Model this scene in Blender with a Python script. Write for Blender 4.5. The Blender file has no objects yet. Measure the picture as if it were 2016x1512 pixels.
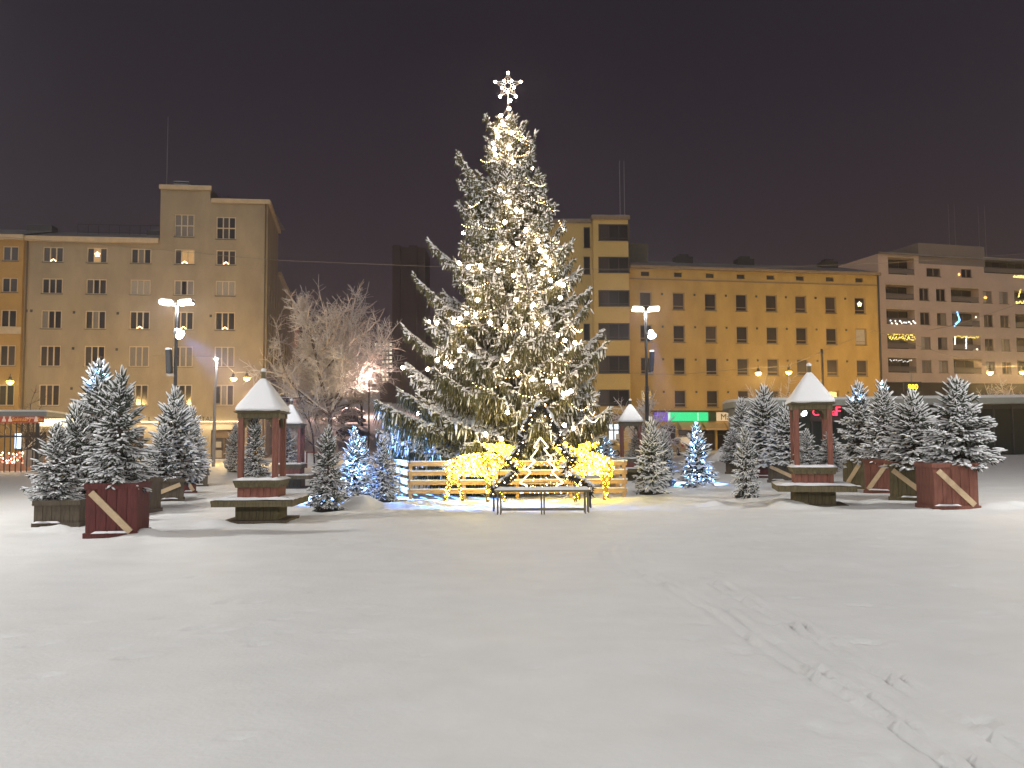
import bpy, math, random
import numpy as np
from mathutils import Vector, Matrix
R = math.radians
sc = bpy.context.scene
COL = sc.collection
random.seed(7)
rng = np.random.default_rng(7)

# ---------------------------------------------------------------- camera
F = 1700.0                       # focal length in pixels of a 2016 px wide frame
CAMH = 1.65
THETA = math.atan(112 / F)
ROLL = R(-0.35)
cam_d = bpy.data.cameras.new('camera')
cam_d.sensor_fit = 'HORIZONTAL'; cam_d.sensor_width = 36.0
cam_d.lens = F / 2016 * 36.0
cam_d.clip_start = 0.1; cam_d.clip_end = 3000
cam = bpy.data.objects.new('camera', cam_d); COL.objects.link(cam)
CM = Matrix.Rotation(math.pi / 2 + THETA, 3, 'X') @ Matrix.Rotation(ROLL, 3, 'Z')
cam.location = (0, 0, CAMH); cam.rotation_euler = CM.to_euler()
sc.camera = cam

# ---------------------------------------------------------------- world: low cloud lit by the town
SKY_LOW = (0.0375, 0.0270, 0.0370); SKY_HIGH = (0.0205, 0.0160, 0.0235)
w = bpy.data.worlds.new('World'); sc.world = w; w.use_nodes = True
nt = w.node_tree; nt.nodes.clear()
wo = nt.nodes.new('ShaderNodeOutputWorld'); bg = nt.nodes.new('ShaderNodeBackground')
tc = nt.nodes.new('ShaderNodeTexCoord'); sx = nt.nodes.new('ShaderNodeSeparateXYZ')
mr = nt.nodes.new('ShaderNodeMapRange'); mr.inputs[1].default_value = 0.0; mr.inputs[2].default_value = 0.45
mx = nt.nodes.new('ShaderNodeMix'); mx.data_type = 'RGBA'
mx.inputs[6].default_value = (*SKY_LOW, 1); mx.inputs[7].default_value = (*SKY_HIGH, 1)
nz = nt.nodes.new('ShaderNodeTexNoise'); nz.inputs['Scale'].default_value = 2.2; nz.inputs['Detail'].default_value = 3
nm = nt.nodes.new('ShaderNodeMapRange'); nm.inputs[1].default_value = .3; nm.inputs[2].default_value = .7; nm.inputs[3].default_value = .93; nm.inputs[4].default_value = 1.07
L = nt.links.new
L(tc.outputs['Generated'], sx.inputs[0]); L(sx.outputs[2], mr.inputs[0]); L(mr.outputs[0], mx.inputs[0])
L(tc.outputs['Generated'], nz.inputs[0]); L(nz.outputs[0], nm.inputs[0])
L(mx.outputs[2], bg.inputs[0]); L(nm.outputs[0], bg.inputs[1]); L(bg.outputs[0], wo.inputs[0])

# ---------------------------------------------------------------- the one sun lamp: soft glow of the lit town behind the camera
SUN_E = 0.70
sd = bpy.data.lights.new('sun', 'SUN'); sd.energy = SUN_E; sd.angle = R(50); sd.color = (1.0, 0.97, 0.95)
so = bpy.data.objects.new('sun', sd); COL.objects.link(so)
so.rotation_euler = Vector((0.32, 0.76, -0.56)).to_track_quat('-Z', 'Y').to_euler()

vs = sc.view_settings
sc.display_settings.display_device = 'sRGB'
vs.view_transform = 'Standard'; vs.look = 'None'; vs.exposure = 0.0; vs.gamma = 1.0; vs.use_curve_mapping = False
sc.render.engine = 'CYCLES'
sc.cycles.use_denoising = True
sc.cycles.max_bounces = 5; sc.cycles.diffuse_bounces = 3; sc.cycles.glossy_bounces = 2
sc.cycles.transparent_max_bounces = 4; sc.cycles.caustics_reflective = False; sc.cycles.caustics_refractive = False
sc.cycles.sample_clamp_indirect = 3.0
try: sc.cycles.use_light_tree = True
except Exception: pass

# ---------------------------------------------------------------- ground shape and photograph -> place
def sp(x, k): return k * np.logaddexp(0, np.asarray(x, float) / k)
def gz(x, y):
    a = 0.022 * (sp(np.asarray(x, float) - 2, 1.5) - sp(np.asarray(x, float) - 32, 1.5))
    return a + 0.09 * sp(np.asarray(y, float) - 84, 4)
def ray(px, py): return CM @ Vector(((px - 1008) / F, -(py - 756) / F, -1))
def at(px, py, Y):
    d = ray(px, py); return Vector((0, 0, CAMH)) + d * (Y / d.y)
def G(px, py):
    d = ray(px, py); z = 0.0
    for _ in range(40):
        t = (z - CAMH) / d.z; p = d * t; z = float(gz(p.x, p.y))
    return Vector((p.x, p.y, z))
def GD(px, Y):                                   # ground point under column px at depth Y
    p = at(px, 868, Y); p.z = float(gz(p.x, p.y)); return p

# ---------------------------------------------------------------- materials
MATS = {}
def mat(name, col, rough=.75, metal=0., var=0., vscale=3., bump=0., bscale=20., emit=None, es=1., stretch=None, spec=.5, col2=None, coat=0.):
    if name in MATS: return MATS[name]
    m = bpy.data.materials.new(name); m.use_nodes = True; MATS[name] = m
    t = m.node_tree; b = t.nodes['Principled BSDF']; K = t.links.new
    b.inputs['Base Color'].default_value = (*col, 1); b.inputs['Roughness'].default_value = rough
    b.inputs['Metallic'].default_value = metal; b.inputs['Specular IOR Level'].default_value = spec
    b.inputs['Coat Weight'].default_value = coat
    if emit:
        b.inputs['Emission Color'].default_value = (*emit, 1); b.inputs['Emission Strength'].default_value = es
    if var or bump:
        c = t.nodes.new('ShaderNodeTexCoord'); mp = t.nodes.new('ShaderNodeMapping')
        if stretch: mp.inputs['Scale'].default_value = stretch
        K(c.outputs['Object'], mp.inputs[0])
        if var:
            n = t.nodes.new('ShaderNodeTexNoise'); n.inputs['Scale'].default_value = vscale; n.inputs['Detail'].default_value = 6; n.inputs['Roughness'].default_value = .62
            K(mp.outputs[0], n.inputs[0])
            r = t.nodes.new('ShaderNodeMapRange'); r.inputs[1].default_value = .28; r.inputs[2].default_value = .72
            K(n.outputs[0], r.inputs[0])
            x = t.nodes.new('ShaderNodeMix'); x.data_type = 'RGBA'
            c2 = col2 or tuple(min(1, v * (1 + var)) for v in col)
            x.inputs[6].default_value = (*[v * (1 - var) for v in col], 1); x.inputs[7].default_value = (*c2, 1)
            K(r.outputs[0], x.inputs[0]); K(x.outputs[2], b.inputs['Base Color'])
        if bump:
            n2 = t.nodes.new('ShaderNodeTexNoise'); n2.inputs['Scale'].default_value = bscale; n2.inputs['Detail'].default_value = 5
            K(mp.outputs[0], n2.inputs[0])
            bp = t.nodes.new('ShaderNodeBump'); bp.inputs['Strength'].default_value = bump; bp.inputs['Distance'].default_value = .02
            K(n2.outputs[0], bp.inputs['Height']); K(bp.outputs[0], b.inputs['Normal'])
    return m
def snowy(name, col, lo=.15, hi=.55, var=.25, vscale=6.):
    """a surface whose upward faces carry settled snow"""
    m = mat(name, col, .85, var=var, vscale=vscale)
    t = m.node_tree; K = t.links.new; b = t.nodes['Principled BSDF']; out = t.nodes['Material Output']
    s = t.nodes.new('ShaderNodeBsdfPrincipled'); s.inputs['Base Color'].default_value = (.80, .81, .84, 1); s.inputs['Roughness'].default_value = .7
    g = t.nodes.new('ShaderNodeNewGeometry'); q = t.nodes.new('ShaderNodeSeparateXYZ'); K(g.outputs['Normal'], q.inputs[0])
    c = t.nodes.new('ShaderNodeTexCoord'); n = t.nodes.new('ShaderNodeTexNoise'); n.inputs['Scale'].default_value = 5.; K(c.outputs['Object'], n.inputs[0])
    a = t.nodes.new('ShaderNodeMath'); a.operation = 'MULTIPLY_ADD'; a.inputs[1].default_value = .8; a.inputs[2].default_value = -.4; K(n.outputs[0], a.inputs[0])
    d = t.nodes.new('ShaderNodeMath'); K(q.outputs[2], d.inputs[0]); K(a.outputs[0], d.inputs[1])
    r = t.nodes.new('ShaderNodeMapRange'); r.inputs[1].default_value = lo; r.inputs[2].default_value = hi; K(d.outputs[0], r.inputs[0])
    x = t.nodes.new('ShaderNodeMixShader'); K(r.outputs[0], x.inputs[0]); K(b.outputs[0], x.inputs[1]); K(s.outputs[0], x.inputs[2]); K(x.outputs[0], out.inputs[0])
    return m
def glow(name, col, s): return mat(name, (.02, .02, .02), .5, emit=col, es=s)

SNOW = mat('snow', (.82, .82, .80), .65, var=.045, vscale=1.3, bump=.28, bscale=22.)
TSNOW = mat('tree_snow', (.86, .86, .86), .7)
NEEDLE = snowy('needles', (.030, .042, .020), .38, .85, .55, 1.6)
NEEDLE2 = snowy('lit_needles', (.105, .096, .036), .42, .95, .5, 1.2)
BARK = mat('bark', (.06, .045, .035), .9, var=.4, vscale=8.)
SBARK = snowy('snowy_bark', (.055, .04, .033), .1, .5)
STWIG = snowy('snowy_twig', (.58, .50, .48), -.7, .1)
PB = mat('beige_plaster', (.375, .31, .215), .9, var=.18, vscale=.55, bump=.25, bscale=6., stretch=(1, 1, .45))
PO = mat('orange_plaster', (.48, .30, .10), .9, var=.13, vscale=.4, bump=.2, bscale=6.)
PY = mat('yellow_plaster', (.40, .275, .098), .9, var=.20, vscale=.55, bump=.25, bscale=6., stretch=(1, 1, .4))
PYL = mat('pale_yellow_plaster', (.50, .37, .15), .9, var=.08, vscale=.4, bump=.2, bscale=6.)
PP = mat('pink_concrete', (.56, .43, .36), .9, var=.09, vscale=.5, bump=.15, bscale=6.)
CREAM = mat('cream_paint', (.66, .56, .40), .6, var=.08, vscale=2.)
CORN = mat('cornice_paint', (.62, .50, .33), .7, var=.12, vscale=1.5)
BROWNF = mat('brown_window_paint', (.13, .085, .055), .6)
DARKF = mat('dark_metal', (.035, .035, .038), .5, var=.2)
ROOF = mat('dark_roof_metal', (.05, .05, .055), .6, var=.3, vscale=.8)
RSNOW = mat('thin_roof_snow', (.20, .19, .20), .8, var=.35, vscale=.5)
GLASS = mat('dark_glass', (.022, .020, .024), .12, spec=.6)
GLASS2 = mat('dim_glass', (.055, .045, .045), .2)
CURT = mat('curtained_glass', (.20, .18, .165), .5, var=.3, vscale=6., stretch=(6, 6, .3))
CURT2 = mat('drawn_blind', (.36, .33, .29), .6, var=.15, vscale=6., stretch=(6, 6, .3))
LITW = glow('warm_lit_room', (1.0, .55, .2), .55)
SHOPW = glow('white_lit_shop', (.85, .95, 1.0), 1.6)
CANDLE = glow('candle_light', (1.0, .62, .32), 9.)
WOODR = mat('red_stained_wood', (.105, .022, .019), .75, var=.4, vscale=5., bump=.3, bscale=14., stretch=(8, 8, .7))
WOODR2 = mat('faded_red_wood', (.185, .066, .043), .75, var=.35, vscale=5., bump=.3, bscale=14., stretch=(8, 8, .7))
WOODO = mat('weathered_olive_wood', (.115, .092, .045), .8, var=.45, vscale=5., bump=.3, bscale=14., stretch=(8, 8, .7))
WOODB = mat('weathered_brown_wood', (.085, .065, .042), .8, var=.45, vscale=5., bump=.3, bscale=14., stretch=(8, 8, .7))
PINE = mat('raw_pine', (.55, .41, .25), .65, var=.16, vscale=5., stretch=(2, 2, 2))
FENCE = mat('fence_pine', (.55, .34, .14), .65, var=.18, vscale=4., stretch=(.7, 5, 5))
BENCHM = mat('olive_metal', (.16, .13, .06), .5, .3, var=.2)
POLE = mat('black_pole_paint', (.022, .022, .024), .45, .2)
GALV = mat('grey_steel', (.28, .28, .29), .4, .6)
CABLE = mat('snowy_cable', (.26, .235, .20), .7)
BULB = glow('warm_bulb', (1.0, .77, .56), 82.)
FAIRY = glow('warm_fairy_light', (1.0, .70, .36), 16.)
GOLD = glow('golden_led', (1.0, .75, .035), 58.)
GOLDW = glow('pale_golden_led', (1.0, .80, .20), 58.)
NEON = glow('warm_white_led_tube', (1.0, .86, .52), 3.2)
COLD = glow('cold_led', (.16, .44, 1.0), 330.)
LEDW = glow('lamp_led_white', (1.0, .98, .90), 40.)
SODIUM = glow('sodium_lamp', (1.0, .66, .08), 14.)

# ---------------------------------------------------------------- object helpers
def put(o, parent=None, world=False):
    COL.objects.link(o)
    if parent is not None:
        o.parent = parent
        if world: o.location = Vector(o.location) - Vector(parent['at'])
    return o
def tag(o, label=None, cat=None, group=None, kind=None):
    if label: o['label'] = label
    if cat: o['category'] = cat
    if group: o['group'] = group
    if kind: o['kind'] = kind
    return o
def thing(name, label, cat, loc=(0, 0, 0), rz=0., group=None):
    o = bpy.data.objects.new(name, None); o.empty_display_size = .2
    o.location = loc; o.rotation_euler = (0, 0, rz); COL.objects.link(o)
    o['at'] = [float(v) for v in loc]
    return tag(o, label, cat, group)
def dup(root, loc, rz=0., label=None, scale=None):
    r = root.copy(); COL.objects.link(r); r.location = loc; r.rotation_euler = (0, 0, rz)
    if scale: r.scale = scale
    if label: r['label'] = label
    for c in list(root.children):
        k = c.copy(); COL.objects.link(k); k.parent = r
        for g in list(c.children):
            h = g.copy(); COL.objects.link(h); h.parent = k
    return r

class MB:
    def __init__(s): s.v = []; s.f = []; s.m = []
    def quad(s, *p, mi=0):
        n = len(s.v); s.v += [tuple(q) for q in p]; s.f.append(tuple(range(n, n + len(p)))); s.m.append(mi)
    def box(s, c, d, rot=None, mi=0, top=1.):
        x, y, z = d[0] / 2, d[1] / 2, d[2] / 2; n = len(s.v); c = Vector(c)
        for sz in (-1, 1):
            k = top if sz > 0 else 1.
            for (a, b) in ((-1, -1), (1, -1), (1, 1), (-1, 1)):
                p = Vector((a * x * k, b * y * k, sz * z))
                if rot is not None: p = rot @ p
                s.v.append(tuple(c + p))
        for q in ((0, 3, 2, 1), (4, 5, 6, 7), (0, 1, 5, 4), (1, 2, 6, 5), (2, 3, 7, 6), (3, 0, 4, 7)):
            s.f.append(tuple(n + i for i in q)); s.m.append(mi)
    def beam(s, p, q, wd, h, mi=0, up=(0, 0, 1)):
        p, q = Vector(p), Vector(q); d = (q - p); l = d.length; d.normalize(); up = Vector(up)
        if abs(d.dot(up)) > .98: up = Vector((0, 1, 0))
        a = d.cross(up).normalized(); b = a.cross(d).normalized()
        s.box((p + q) / 2, (l, wd, h), Matrix((d, a, b)).transposed(), mi)
    def tube(s, pts, rad, n=6, mi=0, cap=True):
        pts = [Vector(p) for p in pts]; k = len(pts)
        rad = [rad] * k if not hasattr(rad, '__len__') else rad
        base = len(s.v); ref = Vector((0, 0, 1))
        for i, p in enumerate(pts):
            d = (pts[min(i + 1, k - 1)] - pts[max(i - 1, 0)]).normalized()
            u = d.cross(ref)
            if u.length < .05: u = d.cross(Vector((1, 0, 0)))
            u.normalize(); v = d.cross(u)
            for j in range(n):
                a = 2 * math.pi * j / n
                s.v.append(tuple(p + (u * math.cos(a) + v * math.sin(a)) * rad[i]))
        for i in range(k - 1):
            for j in range(n):
                j2 = (j + 1) % n
                s.f.append((base + i * n + j, base + i * n + j2, base + (i + 1) * n + j2, base + (i + 1) * n + j)); s.m.append(mi)
        if cap:
            s.f.append(tuple(base + j for j in range(n))[::-1]); s.m.append(mi)
            s.f.append(tuple(base + (k - 1) * n + j for j in range(n))); s.m.append(mi)
    def lathe(s, prof, n=12, c=(0, 0, 0), mi=0, sq=False, off=0.):
        base = len(s.v); c = Vector(c)
        for (r, z) in prof:
            for j in range(n):
                a = 2 * math.pi * j / n + off; s.v.append((c.x + r * math.cos(a), c.y + r * math.sin(a), c.z + z))
        for i in range(len(prof) - 1):
            for j in range(n):
                j2 = (j + 1) % n
                s.f.append((base + i * n + j, base + i * n + j2, base + (i + 1) * n + j2, base + (i + 1) * n + j)); s.m.append(mi)
        s.f.append(tuple(base + j for j in range(n))[::-1]); s.m.append(mi)
        s.f.append(tuple(base + (len(prof) - 1) * n + j for j in range(n))); s.m.append(mi)
    def prism(s, poly, z0, z1, mi=0):
        n = len(s.v); k = len(poly)
        s.v += [(x, y, z0) for x, y in poly] + [(x, y, z1) for x, y in poly]
        for i in range(k):
            j = (i + 1) % k; s.f.append((n + i, n + j, n + k + j, n + k + i)); s.m.append(mi)
        s.f.append(tuple(n + i for i in range(k))[::-1]); s.m.append(mi)
        s.f.append(tuple(n + k + i for i in range(k))); s.m.append(mi)
    def mesh(s, name, mats, smooth=False):
        me = bpy.data.meshes.new(name); me.from_pydata(s.v, [], s.f)
        for m in (mats if isinstance(mats, (list, tuple)) else [mats]): me.materials.append(m)
        me.polygons.foreach_set('material_index', s.m)
        if smooth: me.polygons.foreach_set('use_smooth', [True] * len(s.f))
        me.update(); return me
    def build(s, name, mats, parent=None, world=False, smooth=False, bevel=0.):
        o = bpy.data.objects.new(name, s.mesh(name, mats, smooth))
        if bevel:
            b = o.modifiers.new('bevel', 'BEVEL'); b.width = bevel; b.segments = 2; b.limit_method = 'ANGLE'
        return put(o, parent, world)
def inst(name, me, parent=None, loc=(0, 0, 0), rz=0., scale=None, world=False, rot=None):
    o = bpy.data.objects.new(name, me); o.location = loc; o.rotation_euler = rot if rot else (0, 0, rz)
    if scale: o.scale = scale
    return put(o, parent, world)

# numpy baking of many small pieces into one mesh
def ring_template(ts, rs, n=4):
    v = []; f = []
    for t, r in zip(ts, rs):
        for j in range(n):
            a = 2 * math.pi * (j + .5) / n; v.append((r * math.cos(a), r * math.sin(a), t))
    for i in range(len(ts) - 1):
        for j in range(n):
            j2 = (j + 1) % n; f.append((i * n + j, i * n + j2, (i + 1) * n + j2, (i + 1) * n + j))
    return np.array(v), np.array(f)
T_TWIG = ring_template((0, .4, 1), (.45, 1, .12))
T_SNOW = ring_template((0, .35, .8, 1), (.35, 1, .8, .1), 5)
def quads_mesh(name, V, Q, m, smooth=True):
    me = bpy.data.meshes.new(name); me.vertices.add(len(V)); me.vertices.foreach_set('co', np.ascontiguousarray(V, dtype=np.float32).ravel())
    k = Q.shape[1]
    me.loops.add(Q.size); me.loops.foreach_set('vertex_index', np.ascontiguousarray(Q, dtype=np.int32).ravel())
    me.polygons.add(len(Q)); me.polygons.foreach_set('loop_start', np.arange(0, Q.size, k, dtype=np.int32))
    try: me.polygons.foreach_set('loop_total', np.full(len(Q), k, dtype=np.int32))
    except Exception: pass
    if smooth: me.polygons.foreach_set('use_smooth', np.ones(len(Q), dtype=bool))
    me.update(calc_edges=True); me.validate(); me.materials.append(m); return me
def bake(T, P, D, ln, ra, flat=1., up=0.):
    """copies of template T at P along D; flat squeezes them vertically, up lifts them by that many radii"""
    v, f = T; P = np.asarray(P, float); D = np.asarray(D, float); D = D / np.linalg.norm(D, axis=1, keepdims=True)
    ln = np.asarray(ln, float); ra = np.asarray(ra, float)
    Z = np.array([0, 0, 1.]); X = np.cross(D, Z); n = np.linalg.norm(X, axis=1, keepdims=True)
    X = np.where(n < 1e-3, np.array([[1., 0, 0]]), X / np.maximum(n, 1e-6)); Y = np.cross(X, D)
    Y = np.where(Y[:, 2:] < 0, -Y, Y)
    V = P[:, None, :] + X[:, None, :] * (v[None, :, 0, None] * ra[:, None, None]) \
        + Y[:, None, :] * ((v[None, :, 1, None] * flat + up) * ra[:, None, None]) + D[:, None, :] * (v[None, :, 2, None] * ln[:, None, None])
    Q = (f[None] + (np.arange(len(P)) * len(v))[:, None, None]).reshape(-1, f.shape[1])
    return V.reshape(-1, 3), Q
OCT = (np.array([(1, 0, 0), (0, 1, 0), (-1, 0, 0), (0, -1, 0), (0, 0, 1), (0, 0, -1)], float),
       np.array([(0, 1, 4), (1, 2, 4), (2, 3, 4), (3, 0, 4), (1, 0, 5), (2, 1, 5), (3, 2, 5), (0, 3, 5)]))
def dots(name, P, r, m, parent=None, kind='stuff'):
    v, f = OCT; P = np.asarray(P, float); r = np.broadcast_to(np.asarray(r, float), (len(P),))
    V = (P[:, None] + v[None] * r[:, None, None]).reshape(-1, 3); Q = (f[None] + (np.arange(len(P)) * 6)[:, None, None]).reshape(-1, 3)
    o = inst(name, quads_mesh(name, V, Q, m, True), parent)
    if kind: o['kind'] = kind
    return o
def lamp(name, loc, power, col, parent=None, kind='POINT', size=.15, target=None, spot=None, blend=.5, world=True):
    l = bpy.data.lights.new(name, kind); l.energy = power; l.color = col; l.shadow_soft_size = size
    if spot: l.spot_size = R(spot); l.spot_blend = blend
    o = bpy.data.objects.new(name, l); o.location = loc
    if target is not None: o.rotation_euler = (Vector(target) - Vector(loc)).to_track_quat('-Z', 'Y').to_euler()
    return put(o, parent, world and parent is not None)
def text(s, size, m, loc, rz, parent=None, ext=.02, world=True, sx=1., name='lettering'):
    c = bpy.data.curves.new(name, 'FONT'); c.body = s; c.size = size; c.extrude = ext; c.align_x = 'LEFT'; c.resolution_u = 3
    c.materials.append(m); f = bpy.data.objects.new(name, c); COL.objects.link(f); bpy.context.view_layer.update()
    me = bpy.data.meshes.new_from_object(f.evaluated_get(bpy.context.evaluated_depsgraph_get())); bpy.data.objects.remove(f); bpy.data.curves.remove(c)
    o = bpy.data.objects.new(name, me); o.location = loc; o.rotation_euler = (math.pi / 2, 0, rz); o.scale = (sx, 1, 1)
    return put(o, parent, world and parent is not None)
# ================================================================= GROUND
def vnoise(x, y, seed=0):
    def h(i, j): 
        s = np.sin(i * 127.1 + j * 311.7 + seed * 74.7) * 43758.5453
        return s - np.floor(s)
    xi, yi = np.floor(x), np.floor(y); fx, fy = x - xi, y - yi
    fx = fx * fx * (3 - 2 * fx); fy = fy * fy * (3 - 2 * fy)
    return (h(xi, yi) * (1 - fx) + h(xi + 1, yi) * fx) * (1 - fy) + (h(xi, yi + 1) * (1 - fx) + h(xi + 1, yi + 1) * fx) * fy - .5
def spaced(marks):
    out = []
    for (a, b, s) in marks: out.append(np.linspace(a, b, max(2, int((b - a) / s)), endpoint=False))
    return np.concatenate(out + [np.array([marks[-1][1]])])
gx = spaced([(-150, -60, 10), (-60, -15, 2.0), (-15, -4, .11), (-4, 6, .055), (6, 16, .11), (16, 60, 2.0), (60, 150, 10)])
gy = spaced([(-60, 2, 3.), (2, 9, .05), (9, 16, .075), (16, 30, .10), (30, 60, 1.2), (60, 300, 5)])
GX, GY = np.meshgrid(gx, gy)
GZ = gz(GX, GY)
near = np.clip((34 - GY) / 6, 0, 1) * np.clip((17 - np.abs(GX)) / 3, 0, 1)
dz = .05 * vnoise(GX * .35, GY * .35, 1) + .024 * vnoise(GX * 1.1, GY * 1.3, 2) + .012 * vnoise(GX * 3.2, GY * 4.5, 3) + .005 * vnoise(GX * 9, GY * 12, 8)
rough = np.exp(-((GY - 21.5) / 3.2) ** 2) * np.clip((np.abs(GX - 1.5) < 7.5) * 1., 0, 1)
dz += rough * (.075 * np.maximum(vnoise(GX * 1.6, GY * 2.2, 4), -.1) + .055 * vnoise(GX * 4.5, GY * 6, 5))
rough2 = np.clip((GY - 21) / 4, 0, 1) * .6 + .12
dz += rough2 * .045 * vnoise(GX * 2.5, GY * 2.5, 6)
def path(pix): return [G(*p) for p in pix]
def carve(pts, width, depth, rim=.35, dash=None):
    global dz
    for a, b in zip(pts[:-1], pts[1:]):
        ax, ay, bx, by = a.x, a.y, b.x, b.y
        m = (GX > min(ax, bx) - 5 * width) & (GX < max(ax, bx) + 5 * width) & (GY > min(ay, by) - 5 * width) & (GY < max(ay, by) + 5 * width)
        if not m.any(): continue
        x, y = GX[m], GY[m]; l2 = (bx - ax) ** 2 + (by - ay) ** 2 + 1e-9
        t = np.clip(((x - ax) * (bx - ax) + (y - ay) * (by - ay)) / l2, 0, 1)
        d = np.hypot(x - ax - t * (bx - ax), y - ay - t * (by - ay))
        k = depth * (.45 + 1.1 * (vnoise(x * 2.1, y * 2.1, 9) + .5))
        dz[m] += -k * np.exp(-(d / width) ** 2) + rim * k * np.exp(-((d - 2 * width) / width) ** 2)
def prints(pts, step=.42, depth=.03, side=.07, size=.07):
    global dz
    i = 0
    for a, b in zip(pts[:-1], pts[1:]):
        l = (b - a).length; d = (b - a) / l; n = Vector((-d.y, d.x, 0))
        s = 0.
        while s < l:
            c = a + d * s + n * side * (1 if i % 2 else -1) + Vector((random.uniform(-.05, .05), random.uniform(-.05, .05), 0))
            ln = size * random.uniform(1.2, 2.6); dp = depth * random.uniform(.4, 1.2)
            m = (np.abs(GX - c.x) < .6) & (np.abs(GY - c.y) < .6)
            x, y = GX[m] - c.x, GY[m] - c.y; p = x * d.x + y * d.y; q = x * n.x + y * n.y
            e = np.sqrt((p / ln) ** 2 + (q / size) ** 2)
            dz[m] += -dp * np.exp(-e ** 4) + dp * .45 * np.exp(-((e - 1.5) / .4) ** 2)
            s += step * random.uniform(.8, 1.3); i += 1
TA = path([(1227, 1126), (1302, 1151), (1373, 1192), (1398, 1204), (1469, 1257), (1595, 1338), (1665, 1373), (1756, 1434), (1857, 1504), (1960, 1580)])
TB = path([(1400, 1150), (1484, 1197), (1559, 1235), (1600, 1257), (1751, 1338), (1942, 1451), (2030, 1500)])
carve(TA, .034, .036); carve(TB, .030, .030)
carve([p + Vector((.14, .03, 0)) for p in TA],   .028, .036); carve([p + Vector((.11, .03, 0)) for p in TB], .028, .030)
prints([p + Vector((-.30, 0, 0)) for p in TA[3:]], .55, .020, .10, .05)
for x0 in (1186, 1200, 1250, 1264): carve(path([(x0 + 6, 1072), (x0, 1085), (x0 + 6, 1100), (x0 + 14, 1110)]), .035, .035)
for trail in ([(0, 1250), (149, 1230), (307, 1215), (496, 1183), (694, 1161)], [(213, 1272), (421, 1240), (744, 1203)], [(65, 1327), (278, 1300), (520, 1262), (694, 1230)],
              [(1524, 1262), (1705, 1267), (2016, 1282)], [(1605, 1096), (1831, 1136), (1952, 1166)], [(1450, 1175), (1700, 1190), (2016, 1195)], [(360, 1138), (440, 1118)],
              [(400, 1090), (650, 1075), (900, 1060)], [(1250, 1060), (1500, 1080), (1900, 1060)], [(1890, 1410), (1990, 1385)], [(1140, 1140), (1560, 1120), (1990, 1110)], [(470, 1440), (560, 1430)]):
    prints(path(trail), .75, .022, .10, .055)
for k in range(55):
    x0, y0 = random.uniform(0, 2016), random.uniform(1040, 1330); ln = random.uniform(60, 300)
    prints(path([(x0, y0), (x0 + ln, y0 + random.uniform(-.18, .10) * ln)]), random.uniform(.5, 1.1), random.uniform(.010, .022), .06, random.uniform(.035, .055))
for k in range(160):
    x0, y0 = random.uniform(300, 2016), random.uniform(1000, 1075)
    prints(path([(x0, y0), (x0 + 14, y0 + random.uniform(-3, 3))]), .5, random.uniform(.015, .035), .05, random.uniform(.05, .08))
def mound(px, py, r, h, sq=1.):
    global dz
    c = G(px, py); dz += h * np.exp(-(((GX - c.x) / r) ** 2 + ((GY - c.y) / (r * sq)) ** 2) ** 1.3) * (1 + .5 * vnoise(GX * 5, GY * 5, 11))
mound(718, 1001, .45, .26); mound(675, 1003, .3, .12); mound(790, 1000, .35, .1)
for k in range(26):
    mound(random.uniform(1240, 1580), random.uniform(983, 1003), random.uniform(.15, .5), random.uniform(.03, .12), .5)
for k in range(30): mound(random.uniform(760, 1240), random.uniform(983, 1030), random.uniform(.1, .3), random.uniform(.015, .05), .5)
for px, py in ((290, 1055), (1960, 1000), (1985, 995), (110, 1045), (420, 1035), (1400, 962), (1330, 968)): mound(px, py, .4, .12, .7)
GZ2 = GZ + dz * near
ny, nx = GX.shape
idx = np.arange(nx * ny).reshape(ny, nx)
Q = np.stack([idx[:-1, :-1], idx[:-1, 1:], idx[1:, 1:], idx[1:, :-1]], -1).reshape(-1, 4)
ground = inst('ground', quads_mesh('ground', np.stack([GX, GY, GZ2], -1).reshape(-1, 3), Q, SNOW)); ground['kind'] = 'structure'; ground['label'] = 'snow covered market square rising gently to the street'

# ================================================================= FACADES
class Fac:
    def __init__(s, A, B):
        s.A = Vector((A[0], A[1], 0)); s.U = Vector((B[0] - A[0], B[1] - A[1], 0)); s.len = s.U.length; s.U.normalize()
        s.n = Vector((s.U.y, -s.U.x, 0)); s.rz = math.atan2(s.U.y, s.U.x)
    def uz(s, px, py):
        d = ray(px, py); o = Vector((0, 0, CAMH)); t = (s.A - o).dot(s.n) / d.dot(s.n); p = o + d * t
        return (p - s.A).dot(s.U), p.z
    def W(s, u, z, off=0.): 
        p = s.A + s.U * u + s.n * off; return Vector((p.x, p.y, z))
def pxd(px, Y): p = at(px, 868, Y); return (p.x, p.y)
def wall(mb, fa, u0, u1, z0, z1, holes=(), rev=.16, mi=0, off=0.):
    us = sorted({u0, u1, *[h[0] for h in holes], *[h[1] for h in holes]}); us = [u for u in us if u0 <= u <= u1]
    zs = sorted({z0, z1, *[h[2] for h in holes], *[h[3] for h in holes]}); zs = [z for z in zs if z0 <= z <= z1]
    for a, b in zip(us[:-1], us[1:]):
        for c, d in zip(zs[:-1], zs[1:]):
            mu, mz = (a + b) / 2, (c + d) / 2
            if any(h[0] < mu < h[1] and h[2] < mz < h[3] for h in holes): continue
            mb.quad(fa.W(a, c, off), fa.W(b, c, off), fa.W(b, d, off), fa.W(a, d, off), mi=mi)
    for (a, b, c, d) in [h[:4] for h in holes]:
        if b < u0 or a > u1: continue
        for (p, q, r_, s_) in ((a, c, b, c), (b, c, b, d), (b, d, a, d), (a, d, a, c)):
            mb.quad(fa.W(p, q, off), fa.W(r_, s_, off), fa.W(r_, s_, off - rev), fa.W(p, q, off - rev), mi=mi)
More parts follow.
